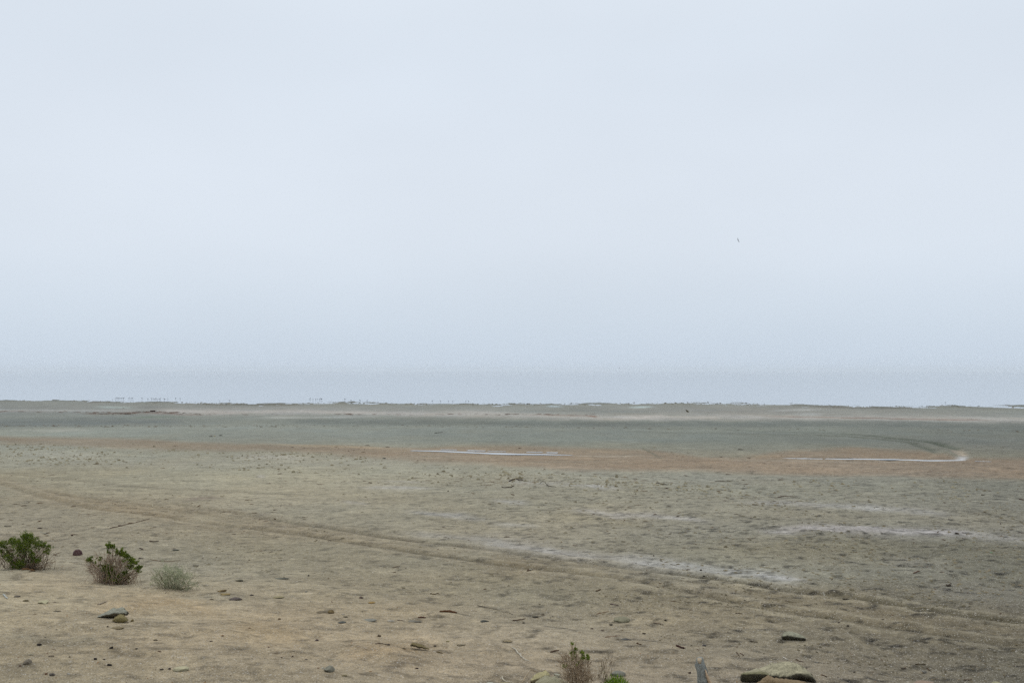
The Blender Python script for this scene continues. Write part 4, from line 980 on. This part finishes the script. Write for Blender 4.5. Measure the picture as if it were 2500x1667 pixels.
shrub(62, 1388, [(10, 1330, 10, 1), (22, 1348, 10, .9), (36, 1320, 8, .8), (50, 1326, 12, 1.1), (66, 1312, 12, 1.3), (78, 1322, 13, 1.2), (72, 1336, 12, 1), (92, 1325, 9, .8), (104, 1330, 9, .7), (112, 1328, 8, .7), (122, 1336, 8, .7),
                 (118, 1346, 8, .6), (30, 1362, 10, .9), (8, 1345, 9, .8), (58, 1352, 10, .8), (40, 1376, 10, 1.2), (62, 1376, 10, 1.2), (92, 1364, 9, 1.1), (102, 1368, 6, 1), (48, 1340, 9, .8), (-6, 1340, 9, .8), (60, 1364, 9, .7), (84, 1350, 9, .6)],
      [(8, 1362, 14, 1.6), (25, 1352, 12, 1.2), (46, 1350, 13, 1.4), (80, 1355, 13, 1.4), (104, 1352, 13, 1.5), (95, 1378, 13, 1.2), (70, 1368, 12, 1.2), (30, 1372, 12, 1.2), (118, 1374, 10, .9), (128, 1356, 8, .5), (20, 1335, 8, .6)],
      'dense green desert shrub at the far left edge', gcol=((118, 134, 44), (62, 82, 24)), seed=21, leaf=(3.3, 1.4), nleaf=1300)
shrub(277, 1420, [(268, 1330, 8, 1.3), (279, 1330, 5, 1.2), (268, 1341, 5, .7), (285, 1336, 3, .7), (297, 1344, 8, 1.3), (303, 1350, 8, 1.1), (312, 1358, 8, 1.1), (284, 1348, 4, .7), (322, 1364, 6, 1.1), (330, 1368, 7, 1.4), (320, 1378, 7, 1.3), (340, 1382, 8, 1), (341, 1390, 5, .8),
                  (217, 1363, 7, 1.2), (224, 1366, 4, .7), (243, 1362, 4, .7), (248, 1358, 4, .6), (238, 1368, 3, .5), (256, 1366, 3, .6), (248, 1375, 5, .6), (264, 1380, 9, 1.4), (272, 1388, 10, 1.4), (258, 1386, 6, 1), (278, 1396, 7, 1.1), (268, 1408, 9, 1), (284, 1406, 9, 1), (300, 1412, 9, 1.3), (312, 1402, 7, 1.1), (310, 1394, 6, 1), (276, 1416, 10, 1.3), (296, 1404, 7, .8)],
      [(225, 1374, 12, 1.5), (240, 1390, 13, 1.8), (222, 1388, 9, 1.2), (262, 1362, 11, 1), (272, 1366, 9, 1.2), (290, 1374, 13, 1.8), (300, 1382, 12, 1.3), (330, 1394, 10, 1.4), (326, 1402, 8, 1), (285, 1362, 9, .8), (256, 1400, 12, 1.4), (240, 1358, 10, .8)],
      'green-tipped shrub with bare pinkish twigs, second from the left', gcol=((120, 136, 42), (60, 80, 20)), tcol=((166, 148, 132), (124, 106, 90)), seed=33, leaf=(3.2, 1.4), nleaf=1700, dspread=.22)
shrub(428, 1438, [(390, 1398, 12, .7), (405, 1388, 13, 1), (425, 1392, 14, 1.1), (445, 1395, 12, 1), (462, 1408, 12, .9), (475, 1420, 10, .7), (410, 1408, 15, 1.1), (430, 1412, 15, 1.2), (450, 1418, 14, 1), (395, 1420, 12, .6), (420, 1424, 12, 1), (372, 1412, 9, .35), (440, 1430, 11, .7), (466, 1430, 9, .4), (380, 1425, 8, .3)],
      [(410, 1410, 16, 1.2), (440, 1414, 16, 1.2), (388, 1412, 12, .6), (465, 1420, 12, .8), (425, 1430, 14, 1)],
      'pale grey-green sage bush right of the two green shrubs', gcol=((192, 198, 172), (140, 148, 122)), tcol=((140, 140, 114), (104, 104, 80)), seed=45, leaf=(3.2, .7), nleaf=650, up=.8, stem_r=.004)
# dry plant with green tips, near the bottom edge
shrub(1418, 1700, [(1397, 1576, 4, 1.2), (1404, 1588, 6, 1.1), (1402, 1596, 6, 1.2), (1418, 1596, 7, .8), (1421, 1604, 6, .9), (1432, 1602, 5, 1.6), (1430, 1610, 6, 1.4), (1398, 1606, 5, .7), (1378, 1626, 5, .5), (1412, 1618, 5, .5)],
      [(1385, 1622, 16, 2.2), (1400, 1612, 14, 1.8), (1415, 1628, 16, 2), (1405, 1645, 18, 2.6), (1425, 1650, 17, 2.2), (1390, 1655, 16, 2), (1440, 1664, 16, 1.8), (1410, 1668, 18, 2), (1378, 1610, 10, .9), (1436, 1622, 9, 1), (1400, 1588, 8, .5)],
      'tangled dry brown plant with green tips at the bottom centre', name='dry_plant', cat='plant', gcol=((134, 150, 60), (86, 104, 36)), tcol=((176, 160, 138), (128, 110, 90)), seed=52, leaf=(6.5, 1.4), nleaf=420, up=1.2, dspread=.25, ntw=3, stem_r=.004, twr=.0028)
shrub(1470, 1690, [(1470, 1620, 2.5, 1), (1476, 1632, 3, .8), (1481, 1642, 3, 1)],
      [(1472, 1612, 9, .6), (1470, 1635, 9, .8), (1482, 1600, 9, .4), (1488, 1612, 9, .4), (1478, 1655, 8, .8), (1462, 1646, 6, .5), (1500, 1600, 8, .3)],
      'wispy bare twigs between the dry plant and the green tuft', name='dry_plant', cat='plant', gcol=((110, 112, 62), (84, 88, 46)), tcol=((122, 106, 84), (92, 76, 58)), seed=61, leaf=(4, 1), nleaf=400, dspread=.3, ntw=2, stem_r=.003, twr=.002)
# green tuft
rg = np.random.default_rng(77); x, y, z, s = on_ground(1506, 1700)
n = 1500; bx = rg.uniform(-1, 1, n); by = rg.uniform(-1, 1, n)
env = np.clip(1 - (np.abs(bx) ** 2.6), 0, 1)
C0 = np.stack([bx * 38 * s, by * 22 * s, rg.uniform(.0, .62, n) * 52 * s * env + .0], 1)
C0[:, 2] *= 1.45
D0 = np.stack([bx * .35 + rg.normal(size=n) * .16, by * .2 + rg.normal(size=n) * .16, np.ones(n)], 1)
V, Fq = blades(C0, D0, rg.uniform(8, 17, n) * s, rg.uniform(1.1, 1.9, n) * s, rg)
root = bpy.data.objects.new('green_tuft', None); scene.collection.objects.link(root); root.location = (x, y, z)
tag(root, 'bright green leafy tuft at the bottom edge in front of the blue-grey stone', 'plant')
link('foliage', mesh_np('foliage', V, Fq, leaf_mat((132, 160, 46), (70, 104, 20)), attrs={'tone': np.repeat(rg.uniform(0, 1, n), 4)}), root)
V, T = twig_tubes([np.array([a * 10 * s, b * 8 * s, -.02]) for a, b in zip(bx[:90], by[:90])], [c for c in C0[:90]], .003, .0018, rg)
link('stems', mesh_np('stems', V, T, wood_mat((110, 104, 66), (80, 76, 48))), root)

# ------------------------------------------------------------------ things far out on the flat
def place_box(px, py, wp, hp, label):
    x, y, z, s = on_ground(px, py + hp / 2)
    w_, h_ = wp * s, hp * s; tag_root = bpy.data.objects.new('crate', None); scene.collection.objects.link(tag_root); tag_root.location = (x, y, z)
    bm = bmesh.new(); t = .03
    def bx(a, b, c, dx, dy, dz):
        g = bmesh.ops.create_cube(bm, size=1)['verts']
        for v in g: v.co = Vector((a + v.co.x * dx, b + v.co.y * dy, c + v.co.z * dz))
    for k in range(2):
        for sg in (-1, 1): bx(0, sg * w_ * .35, h_ * (.26 + .48 * k), w_, t, h_ * .44)
        for sg in (-1, 1): bx(sg * w_ * .5 + sg * t * .5, 0, h_ * (.26 + .48 * k), t, w_ * .7 + t, h_ * .44)
    bx(0, 0, .03, w_ - .002, w_ * .7 - t, .03)
    me = bpy.data.meshes.new('boards'); bm.to_mesh(me); bm.free(); me.materials.append(wood_mat((66, 44, 38), (52, 38, 36)))
    link('boards', me, tag_root)
    tag_root.rotation_euler = (.0, .0, .12)
    return tag(tag_root, label, 'crate')
place_box(373, 1003.5, 9.5, 3.6, 'dark brown wooden crate on the far mud flat, right of the driftwood wrack')
# stump and wrack
x, y, z, s = on_ground(1678, 1006)
V, T = merge_tubes([tube([(.05, 0, -.05), (.0, 0, .08), (-.1, 0, .2), (-.16, 0, .27)], [.11, .09, .05, .03], 9, .008, 3), tube([(.0, 0, .0), (.1, 0, .04), (.16, -.02, .05)], [.07, .07, .04], 8, .008, 4)])
tag(link('driftwood_stump', mesh_np('driftwood_stump', V, T, wood_mat((96, 88, 62), (64, 60, 46))), loc=(x, y, z)), 'small brown leaning stump far out on the mud flat right of centre', 'driftwood')
for (px, py, wp, hp, c, lb) in [(314, 1008.6, 8, 2.6, (68, 56, 52), 'dark log lump in the middle of the far driftwood wrack'), (275, 1011, 6, 2.4, (66, 62, 58), 'dark log lump left in the far driftwood wrack'),
                                (281, 1011, 6, 2.2, (168, 160, 152), 'pale lump in the far driftwood wrack'), (262, 1009.5, 6, 1.8, (152, 144, 134), 'pale lump at the left end of the far driftwood wrack'),
                                (323, 1011, 7, 2, (94, 92, 84), 'grey log lump right in the far driftwood wrack'), (552, 987, 6, 2.2, (66, 66, 64), 'dark lump at the waterline left of centre'),
                                (286, 996.5, 5, 2, (184, 198, 196), 'pale bluish lump on the far flat, left of two'), (301, 996, 7, 1.8, (176, 190, 188), 'pale bluish lump on the far flat, right of two')]:
    rock(px, py, wp, hp, c, lb, name='driftwood_lump', cat='driftwood', ang=.8, depth=.5, sink=.2, sub=2)
for k, (a, b, c) in enumerate([(286, 1009, 306), (330, 1005.5, 348), (240, 1009.5, 262), (304, 1011, 320), (348, 1005, 366)]):
    stick([(a, b), ((a + c) / 2, b + .4), (c, b - .3)], 1.5, (88, 74, 66), ['grey-brown log behind the dark log lump in the far wrack', 'thin log left of the wooden crate', 'thin log at the left end of the far wrack', 'low log in front of the dark log lump in the far wrack', 'thin log touching the wooden crate'][k], name='driftwood_log', cat='driftwood')
# litter
for (px, py, wp, hp, c, lb, nm) in [(516, 1062, 5, 4.5, (202, 200, 190), 'white crumpled plastic scrap on the grey mud at left', 'plastic_scrap'),
                                    (524, 1065, 8, 2.4, (186, 162, 96), 'yellow scrap beside the white crumpled plastic', 'plastic_scrap'),
                                    (515, 1065.5, 12, 2.6, (74, 72, 64), 'dark mud clod under the white plastic scrap', 'mud_clod'),
                                    (539, 1062, 12, 3.4, (64, 62, 56), 'dark flattish piece right of the yellow scrap', 'mud_clod'),
                                    (1037, 1022, 2.2, 2, (196, 178, 96), 'tiny yellow speck of litter on the far flat left of centre', 'plastic_scrap')]:
    rock(px, py, wp, hp, c, lb, name=nm, cat='litter' if 'plastic' in nm else 'clod', ang=.9, depth=.6, sub=2)

# ------------------------------------------------------------------ birds
def bird_mesh():
    # body to tail, neck, head and bill as one swept surface, two thin legs
    P = [(-.17, 0, .13), (-.11, 0, .145), (-.04, 0, .155), (.03, 0, .165), (.075, 0, .185), (.095, 0, .225), (.105, 0, .255), (.125, 0, .265), (.15, 0, .26), (.20, 0, .25)]
    R = [.008, .028, .052, .055, .038, .022, .024, .024, .010, .003]
    tl = [tube(np.array(P), R, 10)]
    for sy in (-.018, .018):
        tl.append(tube(np.array([(0, sy, .13), (-.01, sy, .07), (0, sy, -.03)]), [.006, .004, .004], 5))
    tl.append(tube(np.array([(-.16, .045, .14), (-.06, .052, .165), (.03, .045, .17)]), [.008, .02, .012], 6))
    tl.append(tube(np.array([(-.16, -.045, .14), (-.06, -.052, .165), (.03, -.045, .17)]), [.008, .02, .012], 6))
    return merge_tubes(tl)
V, T = bird_mesh()
bm_mat, ntb, bb = new_mat('plumage', .8); tcn = N(ntb, 'ShaderNodeTexCoord')
ntb.links.new(mixc(ntb, mrange(ntb, noise(ntb, tcn.outputs['Object'], 20), .4, .6, 0, 1), (.03, .028, .032), (.055, .05, .055)), bb.inputs['Base Color'])
bme = mesh_np('bird', V, T, bm_mat)
BIRDS = [(275, 977, 2.6), (282, 973.5, 2.6), (285.5, 973, 3), (289, 973.3, 3), (293, 973, 2.8), (297, 973.2, 2.8), (301.5, 974.2, 4), (315, 973, 3), (320, 974.2, 3), (324, 974, 3.4), (347, 974.3, 3.2), (361, 975.5, 3), (370, 975, 3.8), (375.5, 975.2, 3),
         (378.5, 975, 2.8), (381, 974, 2.6), (383.5, 976.5, 2.6), (388.5, 975.8, 2.8), (391.5, 974.6, 3.2), (401.5, 976, 4), (409.5, 975, 2.6), (429, 973.8, 3), (440, 974.2, 2.8), (560, 979.5, 3.4), (536, 978.8, 2),
         (757, 975, 3.2), (764, 976, 2.8), (771, 976, 2.8), (775.5, 975, 1.8), (780, 976, 3), (784.5, 976.2, 4.2), (842, 976, 3.4), (857, 978.6, 3), (879, 980, 4), (896.5, 980, 3.4),
         (1055.5, 980.5, 3), (1075, 980, 2.6), (1095, 980, 2.4), (1105.5, 980.6, 3), (1137, 981, 2.8), (1144, 981, 3), (2308, 984, 3)]
ORD = ['first', 'second', 'third', 'fourth', 'fifth', 'sixth', 'seventh', 'eighth', 'ninth', 'tenth', 'eleventh', 'twelfth', 'thirteenth', 'fourteenth', 'fifteenth']
def bird_label(i, px):
    groups = [(0, 341, 'in the leftmost loose row of birds'), (341, 450, 'in the row above the wooden crate'), (500, 600, 'in the near pair at left'), (700, 800, 'in the short row left of centre'),
              (800, 1000, 'in the row just right of centre-left'), (1000, 1200, 'in the central row near the shore'), (2200, 2400, 'on the far right')]
    for a, b, t_ in groups:
        if a <= px < b:
            mem = sorted(q[0] for q in BIRDS if a <= q[0] < b); k = mem.index(px)
            if len(mem) == 1: return 'lone dark bird standing in the shallows on the far right'
            return f'small dark wading bird, {ORD[k]} from left {t_}'
rb = np.random.default_rng(3)
for i_, (px, py, hp) in enumerate(BIRDS):
    r_ = ray(px, py); k = CAM_H / -r_[2]; X, Y_ = r_[0] * k, r_[1] * k
    o = link('bird', bme, loc=(X, Y_, max(0.0, gz(X, Y_)))); sc_ = hp * Y_ / F / .27 * 1.05; o.scale = (sc_,) * 3
    o.rotation_euler = (0, 0, rb.choice([0, math.pi]) + rb.normal() * .5)
    tag(o, bird_label(i_, px), 'bird', 'birds wading along the shore')
def flying(px, py, dist, span, roll, yaw, label):
    r_ = ray(px, py); k = dist / r_[1]; loc = (r_[0] * k, dist, CAM_H + r_[2] * k)
    u = span / 2
    tl = [tube(np.array([(0, -.42, 0), (0, -.22, .0), (0, 0, 0), (0, .2, .01), (0, .34, .02), (0, .45, .015)]) * u, np.array([.01, .06, .11, .10, .05, .01]) * u, 9)]
    V1, T1 = merge_tubes(tl)
    Vw, Fw = [], []
    for sg in (-1, 1):
        st_ = [(0.04, .14, -.12, .02), (.3, .2, -.06, .10), (.6, .14, -.12, .12), (.85, -.02, -.20, .06), (1.0, -.2, -.24, .0)]
        o_ = len(Vw)
        for (a, f_, b_, zz) in st_:
            Vw += [(sg * a * u, f_ * u, (zz + .018) * u), (sg * a * u, b_ * u, (zz + .012) * u), (sg * a * u, b_ * u, (zz - .0) * u), (sg * a * u, f_ * u, (zz - .01) * u)]
        for q in range(4):
            for e in range(4):
                a0 = o_ + q * 4 + e; a1 = o_ + q * 4 + (e + 1) % 4; Fw += [(a0, a1, a1 + 4), (a0, a1 + 4, a0 + 4)]
    V2 = np.array(Vw); T2 = np.array(Fw)
    me = mesh_np('flying_bird', np.concatenate([V1, V2]), np.concatenate([T1, T2 + len(V1)]), bm_mat)
    o = link('flying_bird', me, loc=loc); o.rotation_euler = (0.1, roll, yaw); return tag(o, label, 'bird')
flying(1802, 586.5, 80, .40, math.radians(62), math.radians(35), 'dark bird banking high in the pale sky right of centre')
flying(1512.5, 899, 150, .34, math.radians(60), math.radians(20), 'tiny bird flying low right at the faint horizon, right of centre')
flying(1895, 878.5, 160, .26, math.radians(10), math.radians(70), 'faintest tiny bird flying just above the horizon below the high bird')

# ------------------------------------------------------------------ loose litter nobody could count
def scatter(name, n, yr_, size, aspect, cols, dens, seed, sink=.35, hk=.5, stretch=None):
    rg = np.random.default_rng(seed); xs_, ys_ = [], []
    while len(xs_) < n:
        u = rg.uniform(0, 1, n * 3); Yv = yr_[0] * (yr_[1] / yr_[0]) ** u if name != 'x' else u
        Tv = rg.uniform(-.66, .66, n * 3)
        X_ = Tv * np.sqrt(Yv ** 2 + 12)
        keep = rg.uniform(0, 1, n * 3) < dens(X_, Yv)
        xs_ += list(X_[keep]); ys_ += list(Yv[keep])
    X_ = np.array(xs_[:n]); Y_ = np.array(ys_[:n])
    L = size[0] * (size[1] / size[0]) ** (rg.uniform(0, 1, n) ** 1.8) * np.clip(Y_ / 26, .6, 4) ** .55
    Wd = L * rg.uniform(aspect[0], aspect[1], n); Hh = np.minimum(Wd * hk * rg.uniform(.6, 1.4, n), L)
    th = rg.uniform(0, math.pi, n) if stretch is None else rg.normal(0, stretch, n)
    Z_ = full_z(X_, Y_)
    base = np.array([(1, 0, 0), (.5, .9, .0), (-.55, .8, 0), (-1, 0, 0), (-.45, -.85, 0), (.6, -.8, 0), (.3, .25, 1), (-.4, -.1, .85), (0, 0, -.6)])
    tri = np.array([(0, 1, 6), (1, 2, 6), (2, 7, 6), (2, 3, 7), (3, 4, 7), (4, 5, 7), (5, 6, 7), (5, 0, 6), (1, 0, 8), (2, 1, 8), (3, 2, 8), (4, 3, 8), (5, 4, 8), (0, 5, 8)])
    Bv = base[None] * (1 + rg.normal(size=(n, 9, 1)) * .18)
    vx = Bv[..., 0] * L[:, None] / 2; vy = Bv[..., 1] * Wd[:, None] / 2; vz = (Bv[..., 2] - .0) * Hh[:, None] * (1 - sink) + Hh[:, None] * .05
    c, s_ = np.cos(th)[:, None], np.sin(th)[:, None]
    V = np.stack([X_[:, None] + vx * c - vy * s_, Y_[:, None] + vx * s_ + vy * c, Z_[:, None] + vz], -1).reshape(-1, 3)
    Tt = (tri[None] + (np.arange(n) * 9)[:, None, None]).reshape(-1, 3)
    pc = np.array([alb(c_) for c_ in cols])[rg.integers(0, len(cols), n)] * rg.uniform(.75, 1.25, (n, 1))
    return V, Tt, np.repeat(pc, 9, 0)
m_, nt_, b_ = new_mat('litter', .9)
at = N(nt_, 'ShaderNodeAttribute', attribute_name='Col'); geo = N(nt_, 'ShaderNodeNewGeometry')
f_ = mrange(nt_, noise(nt_, geo.outputs['Position'], 80, 3), .3, .7, .75, 1.25); cn = N(nt_, 'ShaderNodeCombineColor'); [nt_.links.new(f_, cn.inputs[i]) for i in range(3)]
nt_.links.new(mixc(nt_, 1.0, at.outputs['Color'], cn.outputs[0], 'MULTIPLY'), b_.inputs['Base Color'])
LIT = m_
def stuff(name, parts, label, cat):
    Vs, Ts, Cs, o = [], [], [], 0
    for V, T, C in parts: Vs.append(V); Ts.append(T + o); Cs.append(C); o += len(V)
    tag(link(name, mesh_np(name, np.concatenate(Vs), np.concatenate(Ts), LIT, np.concatenate(Cs), smooth=False)), label, cat, kind='stuff')
def pxy(X, Y): return project(X, Y, base_z(X, Y))
def bankmask(X, Y): return sstep(-.4, .8, np.interp(X / np.maximum(Y, 8), BK_T, BK_Y) - Y)
def patch(X, Y, f=.5, s=5, lo=-.1, hi=.35): return sstep(lo, hi, fbm(X * f, Y * f * .8, s, 3))
stuff('mud_clods', [
    scatter('c', 2200, (31, 56), (.04, .15), (.4, .9), [(134, 128, 108), (122, 114, 94), (140, 134, 115)], lambda X, Y: (np.abs(pxy(X, Y)[1] + 9 * fbm(X * .3, Y * .2, 4, 3) - np.interp(pxy(X, Y)[0], [0, 700, 1250, 1800, 2500], [1108, 1128, 1172, 1195, 1205])) < 26) * (.15 + patch(X, Y, .35, 5)) * .9, 301, hk=.6),
    scatter('c', 2600, (17, 33), (.04, .13), (.4, .9), [(118, 111, 92), (106, 99, 80), (126, 118, 99)], lambda X, Y: (1 - bankmask(X, Y)) * (.05 + patch(X, Y, .6, 6)) * (.25 + .75 * sstep(-.1, .35, X / Y)), 302, hk=.35),
    scatter('c', 2000, (11, 19), (.02, .08), (.4, .9), [(104, 96, 78), (88, 82, 66)], lambda X, Y: (1 - bankmask(X, Y)) * (.1 + patch(X, Y, .9, 7)) * sstep(-.1, .3, X / Y), 303, hk=.45),
    scatter('c', 800, (112, 152), (.08, .2), (.3, .8), [(120, 118, 108), (108, 108, 100)], lambda X, Y: np.exp(-((shore(X / Y) - Y + 0) / 4) ** 2) * (.25 + patch(X, Y, .1, 8)), 304, hk=.4, stretch=.3),
    scatter('c', 420, (66, 78), (.06, .2), (.3, .7), [(104, 98, 86), (98, 90, 80)], lambda X, Y: np.exp(-((pxy(X, Y)[1] - np.interp(pxy(X, Y)[0], [0, 1000, 1900, 2500], [1040, 1040, 1049, 1052])) / 2) ** 2) * (.3 + patch(X, Y, .08, 9)), 305, hk=.4),
], 'crumbs and clods of dried mud strewn over the beach', 'mud clods')
stuff('driftwood_litter', [
    scatter('t', 1300, (24, 56), (.06, .26), (.06, .14), [(92, 74, 58), (80, 64, 50), (120, 108, 90), (72, 54, 46)], lambda X, Y: (1 - bankmask(X, Y)) * (.08 + patch(X, Y, .3, 12, .0, .4)), 311, hk=1.0),
    scatter('t', 1500, (12, 26), (.03, .14), (.06, .18), [(94, 74, 58), (82, 62, 52), (168, 158, 140), (110, 96, 78), (66, 50, 44)], lambda X, Y: (1 - .85 * bankmask(X, Y)) * (.15 + patch(X, Y, .6, 13)), 312, hk=1.0),
    scatter('t', 420, (14.5, 21.5), (.03, .13), (.05, .12), [(118, 98, 80), (96, 78, 64), (150, 132, 112)], lambda X, Y: sum(np.exp(-((pxy(X, Y)[0] - a) / 55) ** 2 - ((pxy(X, Y)[1] - b) / 12) ** 2) for a, b in ((90, 1385), (250, 1408), (430, 1438), (150, 1378))), 315, hk=.9),
    scatter('t', 200, (97, 118), (.15, .5), (.08, .16), [(112, 96, 88), (104, 88, 80)], lambda X, Y: np.exp(-((pxy(X, Y)[1] - np.interp(pxy(X, Y)[0], [0, 300, 372, 500, 1250, 1900, 2500], [1003, 1009, 1005, 1012, 1013, 1016, 1025])) / 2.) ** 2) * (.2 + patch(X, Y, .05, 14)), 313, hk=.8, stretch=.2),
    scatter('t', 260, (34, 46), (.08, .3), (.04, .09), [(104, 82, 64), (90, 72, 60)], lambda X, Y: np.exp(-(((pxy(X, Y)[0] - 1250) / 420) ** 2)) * np.exp(-(((pxy(X, Y)[1] - 1172) / 14) ** 2)), 314, hk=.9, stretch=.35),
], 'small twigs and splinters of driftwood strewn over the beach', 'driftwood litter')
stuff('gravel', [
    scatter('g', 5200, (11, 30), (.012, .045), (.5, .95), [(120, 110, 96), (98, 92, 84), (150, 142, 124), (84, 78, 74), (128, 112, 88), (110, 84, 70)], lambda X, Y: (1 - .8 * bankmask(X, Y)) * (.2 + .8 * patch(X, Y, .5, 15)), 321),
    scatter('g', 1500, (10.5, 17), (.010, .035), (.5, .95), [(120, 108, 90), (96, 86, 76), (150, 136, 108), (84, 74, 68), (140, 104, 66)], lambda X, Y: bankmask(X, Y) * (.05 + patch(X, Y, .7, 16)), 322),
], 'fine pebbles and grit scattered over sand', 'gravel')
stuff('shell_fragments', [
    scatter('s', 1500, (11, 32), (.010, .03), (.4, .9), [(206, 202, 190), (190, 184, 168), (214, 212, 206)], lambda X, Y: (1 - .6 * bankmask(X, Y)) * (.15 + .85 * patch(X, Y, .4, 17)), 331),
], 'tiny white shell fragments scattered over sand', 'shell fragments')

# ------------------------------------------------------------------ haze
bm = bmesh.new(); g = bmesh.ops.create_cube(bm, size=1)['verts']
for v in g: v.co = Vector((v.co.x * 13000, v.co.y * 13000, -3.0 + (v.co.z + .5) * 22))
me = bpy.data.meshes.new('haze'); bm.to_mesh(me); bm.free()
hm = bpy.data.materials.new('haze'); hm.use_nodes = True; nt = hm.node_tree; nt.nodes.clear()
pv = N(nt, 'ShaderNodeVolumePrincipled'); pv.inputs['Color'].default_value = (.94, .975, 1, 1)
HAZE = .00022
pv.inputs['Density'].default_value = HAZE; pv.inputs['Anisotropy'].default_value = .0
o_ = N(nt, 'ShaderNodeOutputMaterial'); nt.links.new(pv.outputs[0], o_.inputs['Volume'])
me.materials.append(hm); tag(link('haze', me), kind='stuff')
